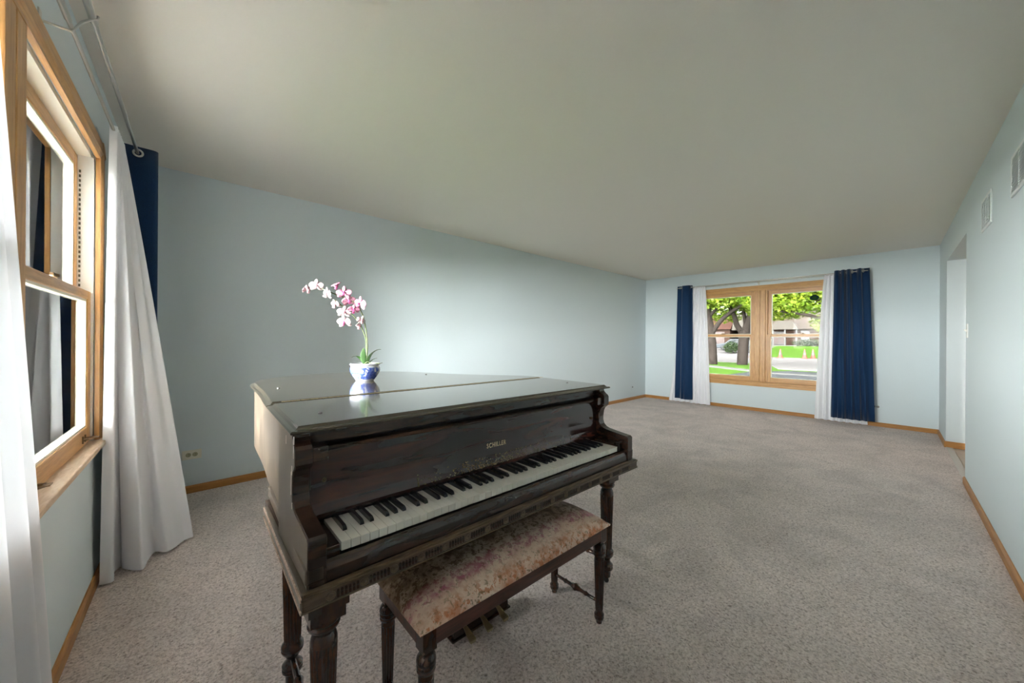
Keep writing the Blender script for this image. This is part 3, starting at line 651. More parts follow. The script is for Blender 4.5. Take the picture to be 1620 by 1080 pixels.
# base mould band round the front and sides
M['p_bead'] = wood('worn gilt brown bead', (0.05, 0.032, 0.018), (0.20, 0.13, 0.07), (3, 20, 20), 0.35, 0.2, 5)
M['p_frieze'] = wood('worn carved frieze', (0.050, 0.030, 0.020), (0.13, 0.085, 0.055), (3, 20, 20), 0.4, 0.2, 6)
MB().box(-0.095, 1.323, -0.045, -0.022, 0.586, 0.612).build('apron', M['p_frieze'], P, bevel=0.002)
mo = MB()
for z0, z1, o_ in ((0.6125, 0.6165, 0.002), (0.6165, 0.6225, -0.003), (0.583, 0.5865, 0.002)):
    mo.box(-0.095-o_, 1.323+o_, -0.045-o_, -0.030, z0, z1)
mo.build('apron_bead', M['p_bead'], P)
for x0, x1 in ((-0.097, -0.070), (1.300, 1.325)):
    MB().prism([(x0, -0.040), (x1, -0.040), (x1 if x0 < 0 else x1-0.01, 0.53), (x0+0.012 if x0 < 0 else x0, 0.53)], 0.584, 0.621).build('side_mould', M['p_side'], P, bevel=0.003)
for x0 in (-0.099, 1.3235):
    q_ = 0.012 if x0 < 0 else -0.010
    for za, zb in ((0.584, 0.590), (0.611, 0.620)): MB().prism([(x0, -0.046), (x0+0.003, -0.046), (x0+0.003+q_, 0.53), (x0+q_, 0.53)], za, zb).build('worn_edge', M['p_edge'], P)
# carved rosettes and flutes on the apron
ros = MB(); ros.lathe([(0.0105, 0), (0.0105, 0.002), (0.009, 0.0035), (0.007, 0.002), (0.0045, 0.002), (0.003, 0.0045), (0.0005, 0.005)], 16)
ros.v = [(x, -z, y) for x, y, z in ros.v]; rme = ros.mesh('rosette', M['p_bead'], True)
flt = MB()
for k in range(6):
    x = -0.0225+k*0.009
    n = 8; pts = [(x+0.0028*math.cos(PI+PI*i/n), -0.0065+0.0028*math.sin(PI+PI*i/n)) for i in range(n+1)]+[(x+0.0028*math.cos(PI*i/n), 0.0065+0.0028*math.sin(PI*i/n)) for i in range(n+1)]
    flt.prism(pts, -0.0022, 0.0005, 'y')
fme = flt.mesh('carved_flutes', M['p_case'])  # flutes stand proud; their dark colour paints the shade of carved recesses
for k in range(18):
    o = bpy.data.objects.new('rosette', rme); C.objects.link(o); o.parent = P; o.location = (-0.036+0.076*k, -0.0445, 0.599)
    if k < 17:
        o = bpy.data.objects.new('carved_flutes', fme); C.objects.link(o); o.parent = P; o.location = (0.002+0.076*k, -0.0445, 0.599)
# key slip, key blocks
MB().prism([(-0.026, 0.622), (-0.004, 0.622), (-0.004, 0.664), (-0.010, 0.667), (-0.018, 0.661), (-0.022, 0.652), (-0.024, 0.648)], -0.0395, 1.2655, 'x').build('key_slip', M['p_case'], P, bevel=0.001)
MB().box(-0.0395, -0.003, -0.003, 0.16, 0.622, 0.689).build('key_block', M['p_case'], P, bevel=0.002)
kb = MB(); kb.box(1.229, 1.2655, 0.0, 0.16, 0.622, 0.694); kb.box(1.229, 1.2655, 0.02, 0.13, 0.694, 0.703); kb.build('key_block', M['p_case'], P, bevel=0.002)
kh = MB(); kh.box(1.231, 1.240, -0.003, 0.012, 0.668, 0.708); kh.box(1.231, 1.262, -0.003, 0.004, 0.703, 0.709); kh.build('key_block_catch', M['iron'], P, bevel=0.001)
# fallboard
MB().prism([(0.140, 0.700), (0.165, 0.700), (0.175, 0.888), (0.150, 0.888), (0.150, 0.78), (0.146, 0.74), (0.139, 0.712)], -0.0395, 1.2655, 'x').build('fallboard', M['p_fall'], P)
MB().prism([(0.128, 0.884), (0.158, 0.884), (0.160, 0.893), (0.155, 0.897), (0.131, 0.896), (0.126, 0.890)], -0.0005, 1.2275, 'x').build('fallboard_rail', M['p_case'], P, bevel=0.001)
MB().box(-0.0395, 1.2655, 0.148, 0.170, 0.905, 0.944).build('lid_front_drop', M['p_case'], P, bevel=0.002)
MB().box(-0.0395, 1.2655, 0.168, 0.19, 0.62, 0.944).build('key_well_back', M['black'], P)
for kx in (0.0, 1.224):
    MB().lathe([(0.006, 0), (0.006, 0.004), (0.003, 0.008)], 12).build('fallboard_pin', M['bronze'], P, loc=(kx, 0.150, 0.80)).rotation_euler = (PI/2, 0, 0)
# dust and worn gilding along the bottom of the fallboard
def text(s, size, x, y, z, mt, name, sp=1.0, bold=0.0):
    cu = bpy.data.curves.new(name, 'FONT'); cu.body = s; cu.size = size; cu.align_x = 'CENTER'; cu.extrude = 0.0003; cu.space_character = sp; cu.offset = bold
    o = bpy.data.objects.new(name, cu); C.objects.link(o); bpy.context.view_layer.update()
    me = bpy.data.meshes.new_from_object(o.evaluated_get(bpy.context.evaluated_depsgraph_get())); C.objects.unlink(o); bpy.data.objects.remove(o)
    me.materials.clear(); me.materials.append(mt); q = bpy.data.objects.new(name, me); C.objects.link(q); q.parent = P
    q.location = (x, y, z); q.rotation_euler = (PI/2, 0, 0); q.scale = (0.78, 1, 1); return q
tag(text('SCHILLER', 0.0245, 0.615, 0.1493, 0.776, M['gold'], 'maker_lettering', 1.22, 0.0004), label='gilt SCHILLER lettering')
tag(text('CHICAGO', 0.0085, 0.617, 0.1493, 0.7635, M['gold'], 'maker_lettering', 1.1, 0.0001), label='small gilt CHICAGO lettering')
fr_ = MB(); rr = random.Random(11)
for k in range(420):
    x = 0.28+0.78*min(1, max(0, rr.gauss(0.45, 0.22))); hgt = 0.018*abs(rr.gauss(0, 1)); s_z = 0.0006+0.0012*rr.random()
    z = 0.712+min(0.034, hgt); y = 0.1385+max(0, min(1, (z-0.712)/0.03))*0.0075; fr_.box(x-s_z*1.6, x+s_z*1.6, y-0.0012, y, z-s_z, z+s_z)
tag(fr_.build('fallboard_flaking', wood('tarnished gilt flaking', (0.10, 0.07, 0.03), (0.42, 0.32, 0.14), (9, 9, 9), 0.6, 0, 30), P), kind='stuff', label='flaking gilt specks along the foot of the fallboard')
# keys
KW = 1.226/52
wk = MB(); g_ = 0.0007
wk.box(g_, KW-g_, 0.0, 0.150, KZ-0.0025, KZ); wk.box(g_, KW-g_, 0.0015, 0.150, KZ-0.022, KZ-0.0025)
wme = wk.mesh('white_key', M['ivory'])
bk = MB(); v = [(-0.0055, 0.052, KZ+0.0003), (0.0055, 0.052, KZ+0.0003), (0.0055, 0.150, KZ+0.0003), (-0.0055, 0.150, KZ+0.0003), (-0.0045, 0.060, KZ+0.0115), (0.0045, 0.060, KZ+0.0115), (0.0045, 0.150, KZ+0.0125), (-0.0045, 0.150, KZ+0.0125), (-0.005, 0.053, KZ+0.007), (0.005, 0.053, KZ+0.007)]
bk.add(v, [(0, 3, 2, 1), (4, 5, 6, 7), (0, 1, 9, 8), (8, 9, 5, 4), (1, 2, 6, 5, 9), (3, 0, 8, 4, 7), (2, 3, 7, 6)]); bme = bk.mesh('black_key', M['ebony'])
for k in range(52):
    o = bpy.data.objects.new('white_key', wme); C.objects.link(o); o.parent = P; o.location = (k*KW, 0, rr.uniform(-0.0006, 0.0004))
    nt_ = k % 7   # 0=A 1=B 2=C 3=D 4=E 5=F 6=G
    if nt_ in (0, 2, 3, 5, 6) and k < 51:
        off = {0: 0.0015, 2: -0.0015, 3: 0.0015, 5: -0.002, 6: 0.0}[nt_]
        o = bpy.data.objects.new('black_key', bme); C.objects.link(o); o.parent = P; o.location = ((k+1)*KW+off, 0, rr.uniform(0, 0.0006)); o['label'] = 'black key'
# legs
def piano_leg(x, y, nm='leg', blk=True):
    m = MB()
    prof = [(0.016, 0.030), (0.020, 0.034), (0.021, 0.062), (0.026, 0.066), (0.031, 0.073), (0.031, 0.080), (0.0285, 0.082), (0.031, 0.085), (0.031, 0.091), (0.025, 0.098), (0.019, 0.106), (0.018, 0.112), (0.020, 0.122), (0.027, 0.130), (0.032, 0.137), (0.0335, 0.143), (0.030, 0.146), (0.034, 0.150), (0.0335, 0.157), (0.029, 0.163), (0.0245, 0.168)]
    m.lathe(prof, 24); m.lathe([(0.0245, 0.168), (0.0255, 0.18), (0.028, 0.30), (0.0315, 0.425), (0.0315, 0.436)], 72, fl=(0.17, 0.43, 18, 0.13), caps=False)
    m.lathe([(0.0315, 0.436), (0.0315, 0.444), (0.028, 0.456), (0.024, 0.462), (0.027, 0.468), (0.036, 0.476), (0.038, 0.483), (0.034, 0.487), (0.037, 0.492), (0.038, 0.499), (0.036, 0.504)], 24)
    m.box(-0.040, 0.040, -0.040, 0.040, 0.504, 0.534); m.box(-0.046, 0.046, -0.046, 0.046, 0.534, 0.594)
    lg = m.build(nm, M['p_leg'], P, loc=(x, y, 0), smooth=True, autos=35)
    c_ = MB(); c_.lathe([(0.011, -0.006), (0.013, -0.003), (0.013, 0.003), (0.011, 0.006)], 20); c_.v = [(z, y_, x_+0.0135) for x_, y_, z in c_.v]; c_.box(-0.010, -0.0065, -0.004, 0.004, 0.012, 0.034); c_.box(0.0065, 0.010, -0.004, 0.004, 0.012, 0.034); c_.box(-0.010, 0.010, -0.005, 0.005, 0.0275, 0.034)
    c_.build('caster', M['iron'], lg, smooth=False); return lg
piano_leg(-0.026, 0.045); piano_leg(-0.010, 0.47); piano_leg(1.262, 0.080); piano_leg(1.262, 0.49); piano_leg(0.36, 1.38); 
def stretcher(p, q, parent, mt, r=0.0105, nm='stretcher'):
    p, q = Vector(p), Vector(q); n = 40; pts = []; rad = []
    for k in range(n+1):
        t = k/n; s = abs(t-0.5)*2; e = r*(0.85+0.25*(1-s))
        for c_, wdt, am in ((0.5, 0.05, 1.1), (0.25, 0.02, 0.45), (0.75, 0.02, 0.45), (0.42, 0.012, 0.35), (0.58, 0.012, 0.35)): e += r*am*math.exp(-((t-c_)/wdt)**2)
        pts.append(p.lerp(q, t)); rad.append(e)
    return MB().tube(pts, rad, 14).build(nm, mt, parent, smooth=True, autos=60)
stretcher((-0.026, 0.060, 0.113), (-0.012, 0.455, 0.113), P, M['p_leg']); stretcher((1.262, 0.095, 0.113), (1.262, 0.475, 0.113), P, M['p_leg'])
# pedal lyre
ly = MB(); ly.box(0.50, 0.78, 0.262, 0.33, 0.016, 0.060); ly.box(0.49, 0.79, 0.256, 0.335, 0.060, 0.068); ly.box(0.49, 0.79, 0.256, 0.335, 0.008, 0.016)
ly.build('pedal_lyre', M['p_case'], P, bevel=0.003)
ls = MB()
for x in (0.56, 0.72): ls.tube([(x, 0.30, 0.066), (x+(0.03 if x < 0.6 else -0.03), 0.30, 0.30), (x, 0.30, 0.60)], [0.014, 0.011, 0.016], 12)
for x in (0.59, 0.64, 0.69): ls.tube([(x, 0.30, 0.066), (x, 0.30, 0.60)], 0.004, 8)
ls.build('lyre_post', M['p_case'], P, smooth=True, autos=40)
for x in (0.548, 0.632, 0.716):
    m = MB(); prof = [(0.27, 0.034, 0.006), (0.255, 0.050, 0.0065), (0.24, 0.052, 0.008), (0.222, 0.044, 0.011), (0.205, 0.034, 0.014), (0.188, 0.030, 0.016), (0.182, 0.028, 0.014)]
    v = []; 
    for y, z, hw_ in [(a_+0.018, b2, c2) for a_, b2, c2 in prof]: v += [(x-hw_, y, z), (x+hw_, y, z), (x+hw_*0.8, y, z-0.010), (x-hw_*0.8, y, z-0.010)]
    f = [(0, 1, 2, 3), (24, 27, 26, 25)]
    for k in range(6): b_ = 4*k; f += [(b_+i, b_+4+i, b_+4+(i+1) % 4, b_+(i+1) % 4) for i in range(4)]
    m.add(v, f).build('pedal', M['brass'], P, bevel=0.002)
# worn pale chips down the left cheek edge
ch_ = MB()
for (y, z, dy, dz) in ((0.108, 0.930, 0.004, 0.010), (0.110, 0.90, 0.0025, 0.016), (0.128, 0.85, 0.003, 0.012), (0.136, 0.815, 0.0025, 0.030), (0.20, 0.915, 0.0015, 0.012), (0.125, 0.76, 0.004, 0.008)):
    ch_.box(-0.0825, -0.0805, y, y+dy, z-dz, z+dz)
ch_.build('edge_chips', mat('bare chipped wood', (0.62, 0.56, 0.52), 0.6), P, bevel=0.001)

# ------------------------------------------------------------------ bench
BO = pl(0.615, 0.080); BN = empty('piano_bench', BO, PYAW, label='dark wood piano bench with a floral tapestry cushion, tucked under the keyboard', cat='bench')
hx, hy = 0.428, 0.147
m = MB(); nu, nv = 60, 28; v = []
for j_ in range(nv+1):
    for i in range(nu+1):
        s, t = 2*i/nu-1, 2*j_/nv-1; xx = (hx+0.012)*s; yy = (hy+0.008)*t
        hgt = 0.062*((1-abs(s)**5.0)**0.6)*((1-abs(t)**2.6)**0.55); v.append((xx, yy, 0.414+hgt))
b0 = len(v); v += [(x, y, 0.408) for x, y, z in v]
W_ = nu+1; f = [(j_*W_+i, j_*W_+i+1, (j_+1)*W_+i+1, (j_+1)*W_+i) for j_ in range(nv) for i in range(nu)]
f += [(b0+j_*W_+i, b0+(j_+1)*W_+i, b0+(j_+1)*W_+i+1, b0+j_*W_+i+1) for j_ in range(nv) for i in range(nu)]
for i in range(nu): f += [(i, b0+i, b0+i+1, i+1), (nv*W_+i, nv*W_+i+1, b0+nv*W_+i+1, b0+nv*W_+i)]
for j_ in range(nv): f += [(j_*W_, (j_+1)*W_, b0+(j_+1)*W_, b0+j_*W_), (j_*W_+nu, b0+j_*W_+nu, b0+(j_+1)*W_+nu, (j_+1)*W_+nu)]
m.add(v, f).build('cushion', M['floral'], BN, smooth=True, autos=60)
rl = MB(); rl.box(-hx+0.04, hx-0.04, -hy, -hy+0.018, 0.356, 0.408); rl.box(-hx+0.04, hx-0.04, hy-0.018, hy, 0.356, 0.408); rl.box(-hx, -hx+0.018, -hy+0.04, hy-0.04, 0.356, 0.408); rl.box(hx-0.018, hx, -hy+0.04, hy-0.04, 0.356, 0.408)
rl.build('rail', wood('dark reddish bench rail', (0.03, 0.015, 0.012), (0.13, 0.04, 0.025), (1.2, 10, 10), 0.35, 0.2, 4), BN, bevel=0.002)
def bench_leg(x, y):
    m = MB(); m.box(-0.021, 0.021, -0.021, 0.021, 0.345, 0.408)
    m.add([(-0.021, -0.021, 0.345), (0.021, -0.021, 0.345), (0.021, 0.021, 0.345), (-0.021, 0.021, 0.345), (-0.012, -0.012, 0.330), (0.012, -0.012, 0.330), (0.012, 0.012, 0.330), (-0.012, 0.012, 0.330)], [(0, 1, 5, 4), (1, 2, 6, 5), (2, 3, 7, 6), (3, 0, 4, 7), (4, 5, 6, 7)])
    m.lathe([(0.012, 0.0), (0.013, 0.012), (0.018, 0.016), (0.0205, 0.024), (0.0195, 0.030), (0.0205, 0.036), (0.016, 0.044), (0.0145, 0.050)], 24)
    m.lathe([(0.0145, 0.050), (0.016, 0.056), (0.0215, 0.262), (0.0215, 0.268)], 64, fl=(0.055, 0.262, 16, 0.13), caps=False)
    m.lathe([(0.0215, 0.268), (0.020, 0.276), (0.018, 0.279), (0.025, 0.284), (0.026, 0.289), (0.0235, 0.292), (0.0265, 0.297), (0.0265, 0.303), (0.0245, 0.306), (0.0275, 0.312), (0.026, 0.322), (0.020, 0.331), (0.013, 0.335)], 24)
    m.build('leg', M['p_leg'], BN, loc=(x, y, 0), smooth=True, autos=35)
lx, ly_ = hx-0.022, hy-0.022
for sx in (-1, 1):
    for sy in (-1, 1): bench_leg(sx*lx, sy*ly_)
    stretcher((sx*lx, -ly_+0.012, 0.085), (sx*lx, ly_-0.012, 0.085), BN, M['p_leg'], 0.0075)

# ------------------------------------------------------------------ potted orchid (x = right in view, y = away)
OR = empty('potted_orchid', pl(0.44, 1.05, 0.9632), YAW-PI/2, label='pink and white silk orchid in a blue and white porcelain pot on the piano lid', cat='potted plant')
pr_ = MB(); pr_.lathe([(0.044, 0.0), (0.046, 0.003), (0.052, 0.012), (0.068, 0.035), (0.076, 0.055), (0.076, 0.068), (0.071, 0.078), (0.071, 0.082), (0.076, 0.085), (0.077, 0.092), (0.074, 0.094), (0.068, 0.092), (0.066, 0.082)], 40)
pr_.build('pot', M['pot'], OR, smooth=True, autos=50)
ms = MB(); ms.lathe([(0.065, 0.076), (0.055, 0.084), (0.03, 0.088), (0.002, 0.09)], 20); ms.build('moss', M['moss'], OR, smooth=True)
stemA = [(0.004, 0, 0.085), (0.010, 0, 0.12), (0.012, 0, 0.19), (0.004, 0, 0.27), (-0.010, 0.0, 0.34), (-0.035, -0.005, 0.40), (-0.075, -0.01, 0.435), (-0.13, -0.01, 0.45), (-0.19, -0.01, 0.475), (-0.25, -0.01, 0.50), (-0.31, -0.01, 0.50)]
stemB = [(0.002, 0.004, 0.085), (0.006, 0.004, 0.15), (0.0, 0.004, 0.23), (-0.025, 0.0, 0.30), (-0.06, -0.005, 0.345), (-0.11, -0.01, 0.39), (-0.16, -0.01, 0.43)]
MB().tube(stemA, [0.0035]*5+[0.003]*6, 8).build('stem', M['stem'], OR, smooth=True)
MB().tube(stemB, [0.003]*7, 8).build('stem', M['stem'], OR, smooth=True)
rt = MB(); rt.tube([(0.02, -0.02, 0.088), (0.05, -0.03, 0.098), (0.085, -0.03, 0.094), (0.10, -0.02, 0.097)], 0.0018, 6); rt.tube([(0.0, -0.03, 0.088), (0.03, -0.045, 0.105), (0.06, -0.04, 0.09)], 0.0018, 6); rt.build('root', M['stem'], OR, smooth=True)
def oleaf(pts, wdt, th=0.0015):
    m = MB(); n = len(pts); v = []
    for i, p in enumerate(pts):
        t = i/(n-1); ww = wdt*(math.sin(PI*min(1, 0.12+0.88*t))**0.7 if t < 0.98 else 0.05)
        d_ = Vector(pts[min(i+1, n-1)])-Vector(pts[max(i-1, 0)]); sd = d_.cross(Vector((0, 1, 0.0))); sd = Vector((d_.z*0.5, 0.85, -d_.x*0.5)) if abs(d_.x) > abs(d_.z) else Vector((0.95, 0.3, 0)); sd.normalize()
        P_ = Vector(p); v += [P_-sd*ww, P_+Vector((0, 0, -0.002)), P_+sd*ww]
    f = []
    for i in range(n-1): f += [(3*i, 3*i+1, 3*i+4, 3*i+3), (3*i+1, 3*i+2, 3*i+5, 3*i+4)]
    o = m.add(v, f).build('leaf', M['leaf'], OR, smooth=True); md = o.modifiers.new('thickness', 'SOLIDIFY'); md.thickness = th; md2 = o.modifiers.new('soft', 'SUBSURF'); md2.levels = 1; md2.render_levels = 1
oleaf([(0.0, -0.01, 0.088), (-0.004, -0.015, 0.12), (-0.006, -0.015, 0.15), (-0.004, -0.01, 0.178)], 0.017)
oleaf([(-0.004, 0.0, 0.088), (-0.02, -0.01, 0.125), (-0.045, -0.015, 0.137), (-0.07, -0.015, 0.125)], 0.013)
oleaf([(0.010, 0.0, 0.088), (0.02, -0.01, 0.125), (0.045, -0.015, 0.152), (0.075, -0.015, 0.170), (0.092, -0.015, 0.168)], 0.013)
oleaf([(0.010, 0.01, 0.088), (0.03, 0.03, 0.115), (0.05, 0.05, 0.12)], 0.012)
def flower(x, y, z, sz, tint, yaw, pitch, lipc):
    m = MB(); tints = []
    def pet(ang, ln, wd, cup, tn):
        n1, n2 = 6, 4; v = []
        for i in range(n1+1):
            t = i/n1; wv = wd*math.sin(PI*(0.08+0.88*t))**0.65
            for k in range(n2+1):
                q = 2*k/n2-1; a = ln*t; b_ = wv*q; yv = -cup*(t*t)*0.5+0.006*(q*q)-0.003*math.sin(5*t+q*3)
                v.append((a*math.cos(ang)-b_*math.sin(ang), yv, a*math.sin(ang)+b_*math.cos(ang))); tints.append(tn*(0.55+0.55*abs(math.sin(3*q+t))) if tn > 0.2 else tn+0.25*(1-t))
        f = [(i*(n2+1)+k, i*(n2+1)+k+1, (i+1)*(n2+1)+k+1, (i+1)*(n2+1)+k) for i in range(n1) for k in range(n2)]
        m.add(v, f)
    r_ = random.Random(int(x*9999))
    for a in (0.12, PI-0.12): pet(a, sz, sz*0.50, 0.012*r_.uniform(-1, 1.5), tint)
    for a in (PI/2, PI/2+2.15, PI/2-2.15): pet(a, sz*0.95, sz*0.30, 0.014*r_.uniform(-1, 1), tint*0.8)
    me = m.mesh('flower', M['petal'], True); at = me.attributes.new('tint', 'FLOAT', 'POINT'); at.data.foreach_set('value', tints)
    o = bpy.data.objects.new('flower', me); C.objects.link(o); o.parent = OR; o.location = (x, y, z); o.rotation_euler = (pitch, r_.uniform(-0.4, 0.4), yaw)
    md = o.modifiers.new('thickness', 'SOLIDIFY'); md.thickness = 0.0008
    l = MB(); l.tube([(0, 0.002, 0.004), (0, -0.010, 0.0), (0, -0.016, -0.008), (0, -0.010, -0.016)], [0.004, 0.006, 0.008, 0.002], 8); l.tube([(0, 0, 0.004), (0, -0.007, 0.007)], [0.004, 0.003], 8)
    l.build('lip', lipc, o, smooth=True)
def vz(px, py): return ((px-577.5)*0.00344+0.0, 1.4713+(451-py)*0.00344-0.9632)
FL = [(489, 458, 0.026, 0.30, 0.9, 0.5, 'lippale'), (504, 452, 0.038, 0.02, 0.2, 0.1, 'lippale'), (521, 465, 0.038, 0.05, -0.5, 0.2, 'lippale'), (534, 451, 0.032, 0.9, 2.4, 1.0, 'lip'), (547, 463, 0.040, 0.75, 0.2, -0.2, 'lip'), (534, 481, 0.030, 0.12, -0.3, 0.5, 'lippale'), (554, 475, 0.036, 0.55, 0.5, 0.3, 'lip'), (571, 480, 0.044, 0.75, -0.4, 0.1, 'lip'), (548, 493, 0.036, 0.05, 0.3, 0.2, 'lippale'), (547, 508, 0.042, 0.08, -0.2, 0.3, 'lip'), (574, 505, 0.026, 0.0, 1.0, 0.2, 'lippale'), (563, 489, 0.030, 0.8, 0.4, 0.6, 'lip'), (569, 513, 0.020, 0.0, 1.4, 0.6, 'lippale')]
for i, (px, py, sz, tn, yw, pt, lc) in enumerate(FL):
    x, z = vz(px, py); flower(x, -0.018-0.006*(i % 3), z, sz*1.0, tn, yw, pt, M[lc])

# ------------------------------------------------------------------ outdoors seen through the far window
G = -0.40
def ground(name, poly, z, mt, label, cat='ground', zs=None):
    m = MB(); n = len(poly); v = [(a, b, (z if zs is None else zs[i])) for i, (a, b) in enumerate(poly)]; v += [(a, b, c_-0.3) for a, b, c_ in v]
    m.add(v, [tuple(range(n)), tuple(range(n, 2*n))[::-1]]+[(i, i+n, (i+1) % n+n, (i+1) % n) for i in range(n)])
    return tag(m.build(name, mt), label, None, None, 'structure')
ground('near_lawn', [(-30, -60), (LF+31, -60), (LF+31, 60), (-30, 60)], G-0.03, M['grass'], 'green lawn around the house and under the street trees')
ground('driveway', [(14, -12), (24.3, -12), (24.3, 4.2), (22.2, 5.5), (14, 6.2)], G-0.005, M['asphalt'], 'grey driveway below the far window')
ground('curb_strip', [(21.4, -12), (22.0, -12), (22.0, 5.0), (21.4, 5.1)], G+0.01, M['curb'], 'pale curb strip across the driveway')
ground('side_walk', [(22.2, 5.5), (23.2, 5.3), (28, 12), (26.6, 12)], G-0.005, M['curb'], 'pale walk along the street lawn')
ground('street', [(25.2, -40), (45, -40), (45, 60), (31, 60), (30.5, 6.6), (25.4, 5.0)], G, M['street'], 'bright concrete street')
ground('house_lawn', [(43.4, -40), (58, -40), (58, 11.6), (43.4, 10.4)], 0, M['grass'], 'green sloping lawn before the brown house', zs=[G+0.03, 0.55, 0.55, G+0.03])
ground('cul_de_sac_drive', [(43.4, 10.4), (58, 11.6), (62, 15), (62, 40), (43.4, 40)], 0, M['street'], 'bright concrete drive leading to the garage', zs=[G+0.02, 0.5, 0.6, 0.6, G+0.02])
ground('far_ground', [(57, -70), (160, -70), (160, 120), (57, 120)], 0.5, M['grass'], 'ground behind the houses')

def house():
    h = empty('brick_house', (60, 10.5, 0.5), 0, label='brown brick house with tan hipped porch roof and white windows across the street', cat='house')
    X, Y, Z = 60, 10.5, 0.5
    def B(nm, mt, x0, x1, y0, y1, z0, z1, par=h): return MB().box(x0-X, x1-X, y0-Y, y1-Y, z0-Z, z1-Z).build(nm, mt, par)
    B('wall', M['brick'], 60.0, 68, 6.0, 16.6, 0.5, 2.85)
    m = MB(); m.add([(59.3-X, 5.4-Y, 2.25), (59.3-X, 16.9-Y, 2.25), (64-X, 15.5-Y, 4.5), (64-X, 5.4-Y, 4.5), (69-X, 5.4-Y, 2.25), (69-X, 16.9-Y, 2.25)], [(0, 1, 2, 3), (3, 2, 5, 4), (0, 3, 4), (1, 5, 2), (0, 4, 5, 1)]); m.build('roof', M['roof'], h)
    m = MB(); m.add([(58.6-X, 9.5-Y, 2.2), (58.6-X, 13.1-Y, 2.2), (60.4-X, 12.1-Y, 3.4), (60.4-X, 10.4-Y, 3.4), (60.6-X, 9.5-Y, 2.2), (60.6-X, 13.1-Y, 2.2)], [(0, 1, 2, 3), (0, 3, 4), (1, 5, 2), (0, 4, 5, 1), (3, 2, 5, 4)]); m.build('porch_roof', M['stucco'], h)
    m = MB(); m.prism([(14.9-Y, 2.2), (17.4-Y, 2.2), (17.0-Y, 4.5), (16.0-Y, 4.8)], -0.3, 4, 'x').build('cream_gable', M['stucco'], h)
    for y in (9.7, 10.9, 12.2, 13.0): B('porch_post', M['wtrim'], 58.8, 58.95, y-0.07, y+0.07, 0.5, 2.7)
    def win(y0, y1, z0, z1, door=False, nx=2):
        f_ = B('window', M['wtrim'], 59.9, 60.0, y0, y1, z0, z1)
        for k in range(nx):
            a = y0+0.1+(y1-y0-0.1)*k/nx; b = y0+(y1-y0-0.1)*(k+1)/nx
            MB().box(59.87-X, 59.9-X, a-Y, b-Y, z0+0.12-Z, z1-0.12-Z).build('pane', M['door'] if door else M['pane'], f_)
    win(8.5, 9.45, 1.1, 2.55); win(11.0, 12.45, 0.7, 2.45, True); win(15.4, 16.0, 1.1, 2.5, False, 1); win(6.6, 7.5, 1.1, 2.55)
    MB().box(63-X, 64.5-X, 7.6-Y, 9.0-Y, 2.6, 4.9).build('dormer', M['stucco'], h)
    B('porch_step', M['curb'], 58.4, 60, 9.6, 13.1, 0.3, 0.62)
    return h
house()
g = empty('garage_house', (60, 22, 0.5), 0, label='low garage with red brown roof and dark red doors left of the brown house', cat='house')
MB().box(0, 8, -4.3, 6, 0, 2.4).build('wall', M['brick'], g)
MB().add([(-0.6, -4.5, 2.35), (-0.6, 8, 2.35), (4, 8, 4.3), (4, -4.0, 4.3), (8.6, -4.5, 2.35), (8.6, 8, 2.35)], [(0, 1, 2, 3), (3, 2, 5, 4), (0, 3, 4), (1, 5, 2), (0, 4, 5, 1)]).build('roof', M['roof2'], g)
MB().box(-0.05, 0, -3.6, -0.6, 0.05, 2.0).build('garage_door', M['door'], g)

def limb(pts, r0, r1, n=8):
    k = len(pts)
    q = smooth3(pts, 4); m = MB(); m.tube(q, [r0+(r1-r0)*i/(len(q)-1) for i in range(len(q))], 10); return m
def smooth3(pts, sub):
    out = []; n = len(pts)
    for i in range(n-1):
        for k in range(sub): out.append(cr(pts, (i+k/sub)/(n-1)))
    out.append(Vector(pts[-1])); return out
def leafmesh(blobs, count, size, seed):
    r = random.Random(seed); m = MB(); tot = sum(b[3]*b[4]*b[5] for b in blobs)
    for (cx, cy, cz, rx, ry, rz) in blobs:
        for _ in range(int(count*rx*ry*rz/tot)):
            while True:
                p = Vector((r.uniform(-1, 1), r.uniform(-1, 1), r.uniform(-1, 1)))
                if p.length < 1: break
            c_ = Vector((cx+p.x*rx, cy+p.y*ry, cz+p.z*rz)); a = Vector((r.gauss(0, 1), r.gauss(0, 1), r.gauss(0, 0.6))).normalized(); b_ = a.cross(Vector((r.gauss(0, 1), r.gauss(0, 1), r.gauss(0, 1)))).normalized(); s = size*r.uniform(0.6, 1.3)
            m.add([c_-a*s, c_-b_*s*0.6, c_+a*s, c_+b_*s*0.6], [(0, 1, 2, 3)])
    return m
def tree(name, base, limbs, blobs, count, size, lab, seed, lm='leaves'):
    t = empty(name, base, 0, label=lab, cat='tree', group=None); bx, by, bz = base
    L0 = True
    for pts, r0, r1 in limbs:
        o = limb([(x-bx, y-by, z-bz) for x, y, z in pts], r0, r1).build('trunk' if L0 else 'branch', M['bark'], t, smooth=True); L0 = False
    leafmesh([(x-bx, y-by, z-bz, a, b, c_) for x, y, z, a, b, c_ in blobs], count, size, seed).build('foliage', M[lm], t)
    return t
